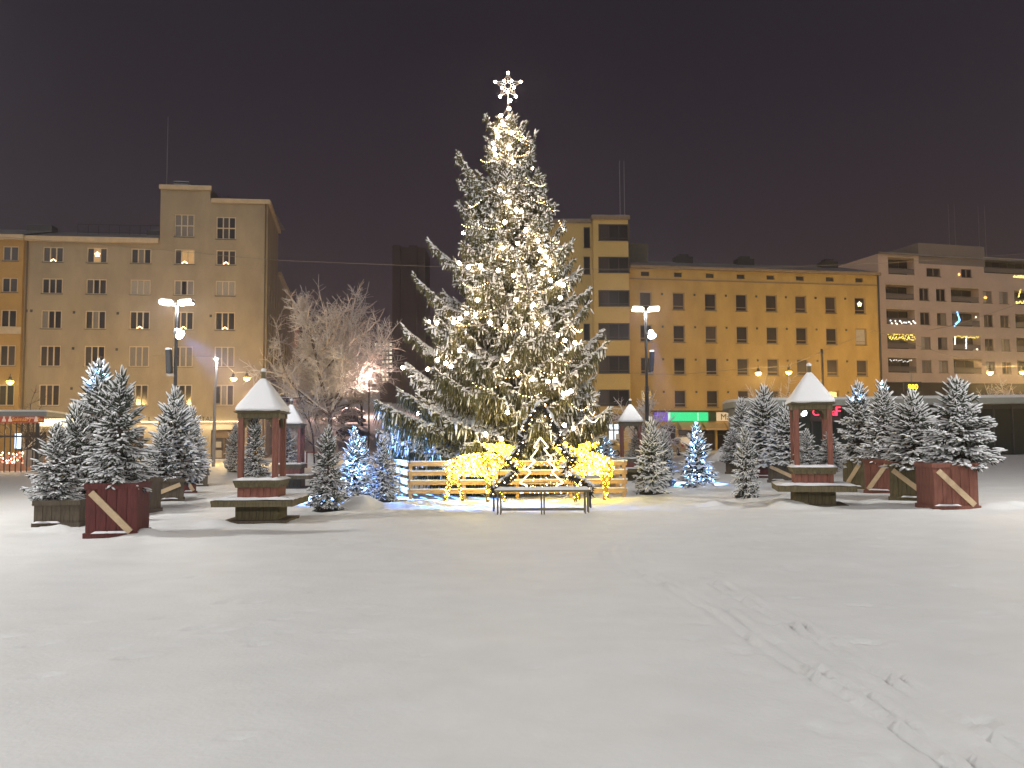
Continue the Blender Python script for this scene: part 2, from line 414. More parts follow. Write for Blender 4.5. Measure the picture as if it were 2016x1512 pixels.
def fbox(mb, fa, u0, u1, z0, z1, o0, o1, mi=0):
    """a box on a facade between offsets o0 and o1"""
    c = fa.W((u0 + u1) / 2, (z0 + z1) / 2, (o0 + o1) / 2)
    mb.box(c, (u1 - u0, abs(o1 - o0), z1 - z0), Matrix.Rotation(fa.rz, 3, 'Z'), mi)
WC = {}
def window(fa, uc, zc, wd, ht, parent, fm, panes, trans=(), fw=.07, mw=.07, off=-.10, sill=True, label=None):
    """one framed window: object window (frame and mullions) > pane, sill"""
    n = len(panes); key = ('f', round(wd, 2), round(ht, 2), n, tuple(trans), fm.name, fw, mw)
    cols = [(-wd / 2 + fw + i * (wd - 2 * fw) / n, -wd / 2 + fw + (i + 1) * (wd - 2 * fw) / n) for i in range(n)]
    if key not in WC:
        mb = MB()
        mb.box((0, 0, ht / 2 - fw / 2), (wd, .08, fw)); mb.box((0, 0, -ht / 2 + fw / 2), (wd, .08, fw))
        for s_ in (-1, 1): mb.box((s_ * (wd / 2 - fw / 2), 0, 0), (fw, .08, ht - 2 * fw))
        for i in range(1, n): mb.box((cols[i][0], .004, 0), (mw, .07, ht - 2 * fw))
        for t in trans: mb.box((0, .008, -ht / 2 + ht * t), (wd - 2 * fw, .06, mw))
        WC[key] = mb.mesh('window', fm)
    o = inst('window', WC[key], parent, fa.W(uc, zc, off), fa.rz, world=True)
    for (a, b), pm in zip(cols, panes):
        k2 = ('p', round(b - a, 2), round(ht, 2), pm.name)
        if k2 not in WC:
            mb = MB(); mb.box((0, 0, 0), (b - a, .012, ht - 2 * fw)); WC[k2] = mb.mesh('pane', pm)
        inst('pane', WC[k2], o, ((a + b) / 2, .045, 0))
    if sill:
        k3 = ('s', round(wd, 2))
        if k3 not in WC:
            mb = MB(); mb.box((0, -.02, 0), (wd + .12, .24, .035)); WC[k3] = mb.mesh('sill', DARKF)
        inst('sill', WC[k3], o, (0, -.06, -ht / 2 - .02))
    return o
def candle(w, z, kind='arch'):
    mb = MB()
    if kind == 'arch':
        for s_ in (-1, 1): mb.tube([(s_ * .24, -.04, z), (0, -.04, z + .20)], .030, 4)
    else:
        for k in range(5):
            a = math.pi / 2 + k * 2 * math.pi / 5; b = a + 2 * math.pi * 2 / 5
            mb.tube([(.24 * math.cos(a), -.04, z + .24 * math.sin(a)), (.24 * math.cos(b), -.04, z + .24 * math.sin(b))], .03, 4)
    mb.build('candle_arch' if kind == 'arch' else 'light_star', CANDLE, w)

# ----------------------------------------------------------------- beige block with tower
FL = Fac(pxd(38, 78.5), pxd(522, 81.0))
bb = thing('apartment_block', 'beige plastered apartment block with stepped tower beside the snowy hill street', 'building', (FL.W(FL.len / 2, 0).x, FL.W(0, 0).y, 0))
uT0 = FL.uz(314, 500)[0]; uT1 = FL.uz(414, 400)[0]; uE = FL.len
zE = FL.uz(180, 470)[1]; zT0 = FL.uz(363, 368)[1]; zT1 = FL.uz(465, 395)[1]
colu = [FL.uz(p, 628)[0] for p in (101, 188, 275, 361, 443)]
rowz = [(FL.uz(103, y)[1], h) for y, h in ((501, 1.42), (563, 1.42), (629, 1.70), (701, 1.92), (778, 1.95))]
D, D2, C1, C2, LW = GLASS, GLASS2, CURT, CURT2, LITW
PAT = {(0, 0): [D2, D2, D2], (0, 1): [D, LITW, D2], (0, 2): [D, C1, D], (0, 3): [D2, LW, LW], (0, 4): [D2, D2, D2],
       (1, 0): [D, D, D], (1, 1): [D2, D, D], (1, 2): [C2, C2, C2], (1, 3): [C1, D, C1], (1, 4): [C2, C2, C2],
       (2, 0): [C1, D, D], (2, 1): [D, C1, D], (2, 2): [D, D, D], (2, 3): [D, D2, D], (2, 4): [D, D, D],
       (3, 0): [D, D, D], (3, 1): [D2, D, D], (3, 2): [C1, C1, C1], (3, 3): [D2, C1, C1], (3, 4): [C1, C1, C1],
       (4, 0): [D2, D2, D], (4, 1): [D, D2, D], (4, 2): [D2, D, D], (4, 3): [D2, D, D], (4, 4): [C1, C1, D2]}
holes = []
WW = 1.80
for (z, h) in rowz:
    for u in colu: holes.append((u - WW / 2, u + WW / 2, z - h / 2, z + h / 2))
topw = [(FL.uz(363, 444)), (FL.uz(445, 449))]
for (u, z) in topw: holes.append((u - WW / 2, u + WW / 2, z - 1.08, z + 1.08))
dr = FL.uz(440, 868); door_h = (dr[0] - 1.15, dr[0] + 1.15, -.3, 2.85); holes.append(door_h)
shop_h = []
for p in (70, 120, 165, 215, 262, 310, 350):
    u = FL.uz(p, 860)[0]; shop_h.append((u - .95, u + .95, .6, 2.75)); holes.append(shop_h[-1])
m = MB()
wall(m, FL, 0, uT0, -1, zE, [h for h in holes if h[1] < uT0])
wall(m, FL, uT0, uT1, -1, zT0, [h for h in holes if uT0 < h[0] and h[1] < uT1])
wall(m, FL, uT1, uE, -1, zT1, [h for h in holes if uT1 < h[0]])
# sides: receding street front, inner side of the tower over the wing, step
FS = Fac((FL.W(uE, 0).x, FL.W(uE, 0).y), (FL.W(uE, 0).x - 7.2, FL.W(uE, 0).y + 39))
zS = FS.uz(556, 556)[1]
sh = []
for i, u in enumerate((2.2, 5.2, 8.2, 13, 17, 21, 25, 29, 33, 37)):
    for (z, h) in rowz[1:]: sh.append((u - .55, u + .55, z - h / 2, z + h / 2))
wall(m, FS, 0, 11.5, -1, zT1 - 0., [h for h in sh if h[1] < 11.5])
wall(m, FS, 11.5, 39.6, -1, zS, [h for h in sh if h[0] > 11.5])
back = FL.n * -11.5
for (u, za, zb) in ((uT0, zE - 1, zT0), (uT1, zT1 - .2, zT0)):
    a = FL.W(u, za); b = FL.W(u, zb); m.quad(a, a + back, b + back, b)
m.quad(FS.W(11.5, zS - 1), FS.W(11.5, zT1), FS.W(11.5, zT1) + FL.U * -11, FS.W(11.5, zS - 1) + FL.U * -11)
m.build('wall', PB, bb, True)
m = MB()
r0 = FL.W(-.3, zE + .05, .35); r1 = FL.W(uT0 - .02, zE + .05, .35); up = Vector((0, 0, 2.3)) - FL.n * 8
m.quad(r0, r1, r1 + up, r0 + up); m.quad(r0 + up, r1 + up, r1 + up - FL.n * 8 - Vector((0, 0, 2.3)), r0 + up - FL.n * 8 - Vector((0, 0, 2.3)))
a, b = FL.W(uT0, zT0 + .03), FL.W(uT1, zT0 + .03); m.quad(a, b, b + back, a + back)
a, b = FL.W(uT1, zT1 + .03), FL.W(uE, zT1 + .03); m.quad(a, b, b + back, a + back)
a, b = FS.W(11.5, zS + .03), FS.W(39.6, zS + .03); m.quad(a, b, b - FS.n * 11, a - FS.n * 11)
m.build('roof', RSNOW, bb, True)
m = MB()
fbox(m, FL, -.2, uT0 - .03, zE - .35, zE + .10, .0, .42)
fbox(m, FL, uT0 - .1, uT1 + .12, zT0 - .28, zT0 + .12, .0, .25); fbox(m, FL, uT1 + .14, uE + .2, zT1 - .28, zT1 + .12, .0, .25)
fbox(m, FS, .1, 11.7, zT1 - .28, zT1 + .12, .003, .25); fbox(m, FS, 11.8, 39.7, zS - .3, zS + .1, .003, .35)
m.build('cornice', CORN, bb, True)
m = MB()
for hh in (1.9, 2.7): m.tube([FL.W(2.5, zE + hh, -5.5), FL.W(uT0 - 1.5, zE + hh, -5.5)], .03, 4)
for k in range(9): u = 2.5 + k * (uT0 - 4) / 8; m.tube([FL.W(u, zE + 1.2, -5.5), FL.W(u, zE + 2.7, -5.5)], .03, 4)
m.build('roof_railing', DARKF, bb, True)
for (px, wd, hh) in ((20, 2.4, 2.7), (262, 1.2, 2.4), (300, 1.6, 2.5)):
    u = FL.uz(px, 440)[0]; m = MB(); fbox(m, FL, u - wd / 2, u + wd / 2, zE + .5, zE + hh, -6.2, -7.6); m.build('chimney', DARKF, bb, True)
m = MB(); p = FL.W(uT0 + .3, 0, -.8); m.tube([(p.x, p.y, zT0 - .5), (p.x, p.y, zT0 + 7.0)], [.07, .03], 6); m.build('mast', GALV, bb, True)
m = MB()
for k in range(4): fbox(m, FL, uT0 + .6, uT0 + 2.0, zT0 + .3 + k * .25, zT0 + .4 + k * .25, -2, -3.4)
m.build('roof_vent', GALV, bb, True)
m = MB(); fbox(m, FL, FL.uz(441, 380)[0] - .15, FL.uz(441, 380)[0] + .15, zT1, zT1 + .7, -1, -1.4); m.build('chimney', DARKF, bb, True)
for r_, (z, h) in enumerate(rowz):
    for c_, u in enumerate(colu):
        wn = window(FL, u, z, WW, h, bb, CREAM, PAT[(r_, c_)], fw=.085, mw=.10)
        if (r_, c_) in ((0, 0), (0, 3), (0, 4), (2, 2), (2, 3), (2, 4)): candle(wn, -h / 2 + .10)
        if (r_, c_) == (0, 1): candle(wn, .1, 'star')
for i, (u, z) in enumerate(topw): window(FL, u, z, WW, 2.16, bb, CREAM, [[C1, C1, C1], [D, D2, D]][i], trans=(.5,), fw=.09, mw=.10)
for (a, b, c, d) in sh: window(FS, (a + b) / 2, (c + d) / 2, b - a, d - c, bb, CREAM, [D, D], fw=.07, mw=.06, sill=False)
for (a, b, c, d) in shop_h: window(FL, (a + b) / 2, (c + d) / 2, b - a, d - c, bb, BROWNF, [D2, D2], fw=.07, mw=.06, sill=False)
# entrance
a, b, c, d = door_h
m = MB(); fbox(m, FL, a, b, d - .75, d, -.35, -.28); fbox(m, FL, a, a + .12, c, d - .75, -.35, -.26); fbox(m, FL, b - .12, b, c, d - .75, -.35, -.26); fbox(m, FL, (a + b) / 2 - .06, (a + b) / 2 + .06, c, d - .75, -.35, -.26)
for s_ in (0, 1): fbox(m, FL, a + .12 + s_ * (b - a) / 2 - s_ * .06, (a + b) / 2 - .06 + s_ * ((b - a) / 2 - .06), c, .9, -.34, -.28)
dd = m.build('door', BROWNF, bb, True)
m = MB(); fbox(m, FL, a + .12, b - .12, .9, d - .76, -.37, -.33); o = m.build('pane', GLASS2, bb, True)
m = MB(); fbox(m, FL, a + .3, a + .9, 1.2, 1.75, -.27, -.25); fbox(m, FL, a + .15, a + .95, .25, .95, -.27, -.24); m.build('notice', C2, bb, True)
# lit canopy over the shops with letters on top
uc0 = FL.uz(262, 833)[0]; uc1 = FL.uz(470, 833)[0]; zc = FL.uz(430, 836)[1]
m = MB(); fbox(m, FL, uc0, uc1, zc + .12, zc + .24, .003, .9); fbox(m, FL, uc0, uc1, zc - .02, zc + .12, .80, .9); cn = m.build('canopy', CREAM, bb, True)
m = MB(); fbox(m, FL, uc0 + .1, uc1 - .1, zc + .02, zc + .09, .35, .55); m.build('canopy_light', glow('canopy_tube', (1, .88, .66), 16.), bb, True)
m = MB(); fbox(m, FL, uc0, uc1, zc + .241, zc + .30, .05, .10); fbox(m, FL, uc0 + .2, uc1 - .2, zc + .245, zc + .28, .3, .36); m.build('sign_light', glow('sign_tube', (1, .86, .62), 7.), bb, True)
for s_, px in (('L', 294), ('KITAL', 386)):
    u, z = FL.uz(px, 838); text(s_, .62, DARKF, FL.W(u, zc + .32, .42), FL.rz, bb, .03)
for px in (100, 128): 
    m = MB(); u, z = FL.uz(px, 828); fbox(m, FL, u - 1.0, u + 1.0, z - .5, z + .15, .003, .2); m.build('sign_light', glow('shop_sign_glow', (1, .87, .6), 3.5), bb, True)
for u in (.25, uE - .2):
    m = MB(); m.tube([FL.W(u, 1.0, .12), FL.W(u, (zE if u < 1 else zT1) - .3, .12)], .07, 6); m.build('drainpipe', mat('brown_pipe', (.13, .10, .07), .6), bb, True)
# small vents
m = MB()
for px, py in ((52, 612), (62, 612), (146, 615), (232, 617), (415, 622), (144, 686), (230, 688), (141, 765), (223, 763)):
    u, z = FL.uz(px, py); fbox(m, FL, u - .1, u + .1, z - .12, z + .12, .003, .06)
m.build('wall_vent', DARKF, bb, True)['kind'] = 'stuff'

# ----------------------------------------------------------------- orange block
FO = Fac(pxd(-150, 77.6), (FL.W(-.02, 0).x, FL.W(-.02, 0).y)); FO.A = FO.A + FO.n * .35
ob = thing('apartment_house', 'orange plastered house with cream band adjoining the beige block', 'building', (FO.W(FO.len / 2, 0).x, FO.W(0, 0).y, 0))
ocol = [FO.uz(p, 627)[0] for p in (-122, -75, 17)]; orow = [(FO.uz(17, y)[1], h) for y, h in ((499, 1.35), (561, 1.35), (627, 1.6), (700, 1.9), (778, 1.9))]
oh = [(u - .68, u + .68, z - h / 2, z + h / 2) for z, h in orow for u in ocol]
zO = FO.uz(20, 466)[1]
m = MB(); wall(m, FO, 0, FO.len, -1, zO, oh); a = FO.W(FO.len, -1); b = FO.W(FO.len, zO); m.quad(a, a - FO.n * 8, b - FO.n * 8, b); m.build('wall', PO, ob, True)
m = MB(); z = FO.uz(18, 650)[1]; fbox(m, FO, 0, FO.len + .05, z - .35, z + .3, .003, .12); m.build('band', CORN, ob, True); m = MB(); fbox(m, FO, 0, FO.len + .1, zO - .3, zO + .15, .003, .4); m.build('cornice', CORN, ob, True)
m = MB(); a = FO.W(0, zO + .16, .4); b = FO.W(FO.len + .1, zO + .16, .4); up = Vector((0, 0, 2.3)) - FO.n * 8; m.quad(a, b, b + up, a + up); m.build('roof', RSNOW, ob, True)
for z, h in orow:
    for u in ocol: window(FO, u, z, 1.36, h, ob, CREAM, [D, random.choice([D, D2])], fw=.08, mw=.10)

# ----------------------------------------------------------------- house up the hill street
hp = FS.W(46, 0); FH = Fac((hp.x - 2.0, hp.y), (hp.x - 9.5, hp.y + 40))
hb = thing('town_house', 'dim brown house further up the hill street behind the beige block', 'building', (hp.x - 4, hp.y + 18, 0))
zH = at(598, 566, hp.y).z
m = MB(); wall(m, FH, 0, 40, -1, zH); a = FH.W(0, -1); b = FH.W(0, zH); m.quad(a, a - FH.n * 12, b - FH.n * 12, b); m.build('wall', mat('brown_plaster', (.20, .135, .105), .9, var=.12, vscale=.4), hb, True)
m = MB(); fbox(m, FH, -.2, 40, zH - .35, zH + .15, .003, .5); m.build('cornice', CORN, hb, True)
m = MB(); a = FH.W(0, zH + .1); b = FH.W(40, zH + .1); m.quad(a, b, b - FH.n * 12, a - FH.n * 12); m.build('roof', RSNOW, hb, True)

# ----------------------------------------------------------------- dark church tower on the hilltop
ct = thing('church', 'tall dark church tower with lit grid window standing at the top of the hill street', 'building', (*pxd(805, 200), float(gz(-20, 200))))
DB = mat('dark_church_wall', (.040, .028, .028), .9, var=.15, vscale=.3)
m = MB()
x0, x1 = at(772, 600, 200).x, at(836, 600, 200).x; zt = at(804, 482, 200).z
for i in range(4):
    a = x0 + (x1 - x0) * i / 4; b = x0 + (x1 - x0) * (i + 1) / 4; o = (.0, .9, .2, 1.1)[i]
    m.box(((a + b) / 2, 206 + o, zt / 2), (b - a, 12, zt - (i % 2) * .8))
m.build('tower', DB, ct, True)
m = MB(); a = at(742, 700, 200).x; b = at(900, 700, 200).x; zz = at(760, 662, 200).z; m.box(((a + b) / 2, 212, zz / 2), (b - a, 14, zz)); m.build('nave', DB, ct, True)
m = MB(); rows = [(738, 768), (735, 772), (735, 772), (740, 772), (746, 770), (750, 768), (750, 767), (752, 766), (752, 766)]
gw = glow('lit_grid_pane', (1, .86, .66), 1.3)
for r_, (a, b) in enumerate(rows):
    y = 678 + r_ * 8.6; k = 0; px = 738.
    while px < 772:
        if a <= px <= b:
            c = at(px + 2, y, 204.6); m.box((c.x, 204.9, c.z), (.58, .1, .66))
        px += 7.2
go = m.build('lit_window_grid', gw, ct, True); go['kind'] = 'stuff'
for px in (738,):
    pass

# ----------------------------------------------------------------- yellow corner building
FY = Fac(pxd(1243, 81.5), pxd(1741, 86.2)); FT = Fac(pxd(1035, 81.3), pxd(1173, 81.5)); FB = Fac(pxd(1173, 80.4), pxd(1243, 80.6))
yb = thing('corner_building', 'yellow plastered building with glazed corner bay and shops below, opposite the market pavilion', 'building', (FY.W(FY.len / 2, 0).x, FY.W(0, 0).y, 0))
zY = FY.uz(1300, 526)[1]; zTT = FB.uz(1200, 431)[1]
ycol = [FY.uz(p, 657)[0] for p in (1272, 1337, 1400, 1461, 1520, 1578, 1637, 1695)]
yrow = [FY.uz(1337, y)[1] for y in (593, 657, 721, 785)]
yv = FY.uz(1337, 541)[1]; zg = FY.uz(1337, 809)[1]
yh = [(u - .60, u + .60, z - .84, z + .84) for z in yrow for u in ycol]
vh = [(u - .42, u + .42, yv - .22, yv + .22) for u in ycol]
shops = []
for (p0, p1, y0) in ((1272, 1290, 838), (1300, 1330, 838), (1336, 1378, 846), (1382, 1408, 846), (1412, 1462, 846), (1480, 1530, 845), (1545, 1600, 845), (1620, 1680, 845)):
    a, zz = FY.uz(p0, y0); b, _ = FY.uz(p1, y0); shops.append((a, b, .35, zz))
m = MB(); wall(m, FY, 0, FY.len, -1, zY, yh + vh + shops, rev=.25)
a = FY.W(FY.len, -1); b = FY.W(FY.len, zY); m.quad(a, a - FY.n * 12, b - FY.n * 12, b)
m.build('wall', PY, yb, True)
bw = []; zb = []
for (y0, y1) in ((441, 474), (505, 537), (571, 603), (636, 669), (700, 735), (767, 799)):
    a, z1 = FB.uz(1178, y0); b, z0 = FB.uz(1240, y1); bw.append((a, b, z0, z1))
nw = []
for (y0, y1) in ((447, 488), (505, 540), (572, 605), (637, 670), (700, 735), (767, 799)):
    a, z1 = FT.uz(1149, y0); b, z0 = FT.uz(1162, y1); nw.append((a, b, z0, z1))
a, z1 = FT.uz(1120, 835); sd_ = []
en = (FB.uz(1196, 832)[0], FB.uz(1221, 832)[0], .15, FB.uz(1208, 832)[1])
m = MB(); wall(m, FB, 0, FB.len, -1, zTT, bw + [en]); wall(m, FT, 0, FT.len, -1, zTT - .1, nw)
for q, fa, u in ((0, FB, 0), (1, FB, FB.len)):
    a = fa.W(u, -1); b = fa.W(u, zTT); m.quad(a, a - FB.n * (1.2 if q == 0 else 12), b - FB.n * (1.2 if q == 0 else 12), b)
m.build('wall', PYL, yb, True)
m = MB(); fbox(m, FB, -.15, FB.len + .15, zTT - .05, zTT + .22, -.1, .2); fbox(m, FT, 0, FT.len - .2, zTT - .15, zTT + .12, -.1, .2); fbox(m, FY, .1, FY.len + .1, zY - .18, zY + .10, .003, .3)
z = FY.uz(1337, 551)[1]; fbox(m, FY, .05, FY.len, z - .05, z + .05, .003, .08)
m.build('cornice', mat('brown_cornice', (.22, .17, .12), .8, var=.2), yb, True)
m = MB(); fbox(m, FB, -.15, FB.len + .15, zTT + .222, zTT + .34, -11, .2); fbox(m, FT, 0, FT.len - .2, zTT + .122, zTT + .24, -11, .2)
a = FY.W(.05, zY + .12, .3); b = FY.W(FY.len, zY + .12, .3); up = Vector((0, 0, 1.9)) - FY.n * 7; m.quad(a, b, b + up, a + up); m.quad(a + up, b + up, b + up - FY.n * 7 - Vector((0, 0, 1.9)), a + up - FY.n * 7 - Vector((0, 0, 1.9)))
m.build('roof', RSNOW, yb, True)
m = MB(); fbox(m, FY, .1, FY.uz(1303, 500)[0], zY + .3, zY + 3.2, -4, -8); m.build('roof_shed', mat('dim_shed_metal', (.12, .105, .075), .7, var=.2), yb, True)
for px in (1388, 1516, 1690):
    u = FY.uz(px, 510)[0]; m = MB(); fbox(m, FY, u - .9, u + .9, zY + 1.4, zY + 2.3, -5.2, -6.4); fbox(m, FY, u - .5, u + .5, zY + 2.3, zY + 2.6, -5.4, -6.2); m.build('roof_vent', DARKF, yb, True)
for px in (1229, 1238):
    p = FB.W(FB.uz(px, 430)[0], 0, -2); m = MB(); m.tube([(p.x, p.y, zTT), (p.x, p.y, zTT + 6.3)], [.05, .03], 5); m.build('mast', GALV, yb, True)
YF = mat('bronze_window_frame', (.28, .21, .13), .5, var=.1)
for r_, z in enumerate(yrow):
    for c_, u in enumerate(ycol):
        pm = C2 if (r_, c_) == (1, 7) else random.choice([GLASS, GLASS, GLASS, GLASS2])
        wn = window(FY, u, z, 1.20, 1.68, yb, YF, [pm], trans=(.22,), fw=.09, mw=.06, off=-.12)
        if (r_, c_) == (0, 7): candle(wn, .15, 'star')
for (a, b, c, d) in vh:
    m = MB(); fbox(m, FY, a + .003, b - .003, c + .003, d - .003, -.24, -.18); m.build('attic_vent', DARKF, yb, True)
for (a, b, c, d) in bw: window(FB, (a + b) / 2, (c + d) / 2, b - a, d - c, yb, DARKF, [GLASS2, GLASS, GLASS], trans=(.17,), fw=.10, mw=.07, off=-.10)
for (a, b, c, d) in nw: window(FT, (a + b) / 2, (c + d) / 2, b - a, d - c, yb, DARKF, [GLASS], fw=.07, off=-.10)
for i, (a, b, c, d) in enumerate(shops): window(FY, (a + b) / 2, (c + d) / 2, b - a - .01, d - c - .01, yb, DARKF, [[GLASS, GLASS2, mat('grey_shutter', (.17, .17, .17), .5, var=.1), GLASS2][i % 4]] * 2, trans=(.8,), fw=.08, mw=.06, off=-.18, sill=False)
# lit entrance in the bay
a, b, c, d = en
wn = window(FB, (a + b) / 2, (c + d) / 2, b - a - .01, d - c - .01, yb, BROWNF, [SHOPW, SHOPW], trans=(.30, .78), fw=.14, mw=.12, off=-.12, sill=False)
m = MB(); m.box((.33, -.06, .05), (.34, .02, .95)); m.build('notice', mat('white_paper', (.6, .6, .6), .8), wn)
m = MB(); m.box((.33, -.075, -.05), (.22, .01, .16)); m.box((.33, -.075, -.28), (.26, .01, .14)); m.build('print', DARKF, wn)
m = MB(); fbox(m, FB, 0, FB.len, FB.uz(1208, 831)[1] + .1, FB.uz(1208, 815)[1], .003, .35); fbox(m, FT, 0, FT.len, FT.uz(1108, 829)[1], FT.uz(1108, 812)[1], .003, .35); m.build('fascia', mat('brown_fascia', (.17, .12, .065), .7, var=.2), yb, True)
m = MB(); fbox(m, FT, FT.uz(1120, 815)[0], FT.uz(1166, 815)[0], FT.uz(1140, 829)[1], FT.uz(1140, 814)[1], .36, .5); m.build('lit_sign', glow('yellow_sign', (1, .8, .1), 1.3), yb, True)
zs0 = FY.uz(1350, 829)[1]; zs1 = FY.uz(1350, 812)[1]
for nm_, p0, p1, mt in (('purple_sign', 1288, 1313, glow('purple_sign', (.26, .13, .75), .7)), ('white_sign', 1313.3, 1317.6, glow('white_sign', (.7, 1., .85), 1.)), ('green_sign', 1318, 1371, glow('green_sign', (.0, .85, .30), 1.0)),
                        ('white_sign', 1371.3, 1372.7, glow('white_sign', (.7, 1., .85), 1.)), ('green_sign', 1373, 1392, glow('green_sign', (.0, .85, .30), 1.0)), ('dark_sign', 1392.3, 1408, mat('dark_green_board', (.01, .05, .025), .4)), ('cream_sign', 1408.3, 1470, glow('cream_sign', (1., .70, .38), .75))):
    a = FY.uz(p0, 820)[0]; b = FY.uz(p1, 820)[0]; m = MB(); fbox(m, FY, a, b, zs0, zs1, .003, .28); m.build(nm_, mt, yb, True)
u, z = FY.uz(1416, 826.5); text('Ma', .82, DARKF, FY.W(u, z, .30), FY.rz, yb, .01)
m = MB(); fbox(m, FY, FY.uz(1255, 810)[0], FY.len, zs1 + .08, zs1 + .16, .003, .5); m.build('ledge', DARKF, yb, True)
for p0, p1 in ((1335, 1378), (1382, 1424), (1426, 1470)):
    a = FY.uz(p0, 840)[0]; b = FY.uz(p1, 840)[0]; z1 = FY.uz(1360, 831)[1]; z0 = FY.uz(1360, 843)[1]
    m = MB(); q = [FY.W(a, z1, .05), FY.W(b, z1, .05), FY.W(b, z0, .9), FY.W(a, z0, .9)]; m.quad(*q); dn = Vector((0, 0, -.2)); m.quad(q[3], q[2], q[2] + dn, q[3] + dn); m.quad(q[1], q[0], FY.W(a, z1 - .05, .05), FY.W(b, z1 - .05, .05)); m.build('awning', mat('ochre_awning', (.42, .30, .15), .8, var=.1), yb, True)
m = MB()
for c_, u in enumerate(ycol[:-1]):
    for z in yrow: fbox(m, FY, (u + ycol[c_ + 1]) / 2 - .09, (u + ycol[c_ + 1]) / 2 + .09, z + .55, z + .75, .003, .06)
m.build('wall_vent', DARKF, yb, True)['kind'] = 'stuff'
m = MB(); m.tube([FY.W(FY.len - .15, .3, .12), FY.W(FY.len - .15, zY - .2, .12)], .09, 6); m.build('drainpipe', DARKF, yb, True)

# ----------------------------------------------------------------- pinkish balcony block
FP = Fac(pxd(1741, 98), pxd(2120, 105))
pb = thing('balcony_block', 'pinkish concrete apartment block with recessed balconies and lit decorations', 'building', (FP.W(FP.len / 2, 0).x, FP.W(0, 0).y, 0))
prow = [FP.uz(1775, y)[1] for y in (576, 624, 672.5, 719)]   # row centres
zP = FP.uz(1775, 502)[1]
balc = []; wins = []
step = .5 * (FP.uz(1902, 672)[0] - FP.uz(1773, 672)[0]) * 2
bal_u = [(FP.uz(1747, 672)[0], FP.uz(1803, 672)[0]), (FP.uz(1876, 672)[0], FP.uz(1931, 672)[0]), (FP.uz(2001, 672)[0], FP.uz(2056, 672)[0])]
win_u = [FP.uz(p, 672)[0] for p in (1823, 1856, 1948, 1980, 2075)]
hz_ = .5 * (FP.uz(1775, 658)[1] - FP.uz(1775, 687)[1])
for z in prow:
    for (a, b) in bal_u: balc.append((a, b, z - hz_, z + hz_))
    for u in win_u: wins.append((u - .66, u + .66, z - hz_ * .95, z + hz_ * .75))
a0, zz1 = FP.uz(1748, 506); b0, zz0 = FP.uz(1801, 542); topb = [(a0, b0, zz0, zz1)]
a0, zz1 = FP.uz(1936, 508); b0, zz0 = FP.uz(2090, 545); topb.append((a0, b0, zz0, zz1))
topw2 = [(FP.uz(1838, 536)[0], FP.uz(1838, 536)[1], 1.95), (FP.uz(1903, 538)[0], FP.uz(1903, 538)[1], 1.5)]
th = [(u - wd / 2, u + wd / 2, z - .5, z + .5) for u, z, wd in topw2]
m = MB(); wall(m, FP, 0, FP.len, FP.uz(1775, 752)[1], zP, balc + wins + topb + th, rev=1.3)
a = FP.W(0, -1); b = FP.W(0, zP); m.quad(a, a - FP.n * 12, b - FP.n * 12, b); m.build('wall', PP, pb, True)
m = MB(); wall(m, FP, 0, FP.len, 1.0, FP.uz(1775, 752)[1], off=-1.0); m.build('ground_floor', mat('dark_slate_cladding', (.05, .05, .052), .6, var=.2), pb, True)
m = MB(); a = FP.W(0, zP + .05); b = FP.W(FP.len, zP + .05); m.quad(a, b, b - FP.n * 12, a - FP.n * 12); fbox(m, FP, -.1, FP.len, zP, zP + .2, .003, .25); m.build('roof', RSNOW, pb, True)
m = MB(); a = FP.uz(1808, 500)[0]; b = FP.uz(1938, 500)[0]; zt = FP.uz(1870, 482)[1]; fbox(m, FP, a, b, FP.uz(1870, 522)[1], zt, .02, -6); m.build('penthouse', mat('grey_ribbed_metal', (.22, .19, .18), .6, var=.15, vscale=9., stretch=(4, 4, .05)), pb, True)
for px, py in ((1907, 402), (1919, 402), (1967, 405), (1980, 405)):
    q = FP.W(FP.uz(px, 480)[0], 0, -3); m = MB(); m.tube([(q.x, q.y, zP), (q.x, q.y, at(px, py, q.y).z)], [.06, .03], 5); m.build('mast', GALV, pb, True)
RAIL = mat('grey_balcony_glass', (.16, .14, .14), .25)
pts_y = []; 
def pane_back(a, b, c, d, depth):
    n = max(2, int((b - a) / 1.1)); wd = (b - a) / n
    for i in range(n):
        k2 = ('bp', round(wd, 2), round(d - c, 2), i % 3 == 1)
        if k2 not in WC:
            mb = MB(); mb.box((0, 0, 0), (wd - .08, .03, d - c - .1)); WC[k2] = mb.mesh('pane', [GLASS, GLASS2][i % 3 == 1])
        inst('pane', WC[k2], pb, FP.W(a + wd * (i + .5), (c + d) / 2, -depth), FP.rz, world=True)
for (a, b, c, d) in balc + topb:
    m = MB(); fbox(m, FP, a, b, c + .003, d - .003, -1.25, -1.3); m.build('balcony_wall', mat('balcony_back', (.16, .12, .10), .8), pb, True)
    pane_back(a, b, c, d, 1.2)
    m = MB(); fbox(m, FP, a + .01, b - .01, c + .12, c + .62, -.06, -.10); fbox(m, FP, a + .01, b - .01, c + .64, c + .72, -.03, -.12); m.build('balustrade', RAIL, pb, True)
    m = MB(); fbox(m, FP, a - .05, b + .05, d + .01, d + .10, .003, .12); m.build('balcony_hood', CORN, pb, True)
for (a, b, c, d) in wins + th: window(FP, (a + b) / 2, (c + d) / 2, b - a, d - c, pb, mat('grey_brown_frame', (.24, .18, .15), .6), random.choice([[GLASS, GLASS], [GLASS, GLASS2], [CURT, CURT], [CURT2, CURT], [GLASS, CURT]]), fw=.06, mw=.10, off=-.12)
def blights(nm_, P, r, mt): o = dots(nm_, [tuple(p - Vector(pb['at'])) for p in P], r, mt, pb, None)
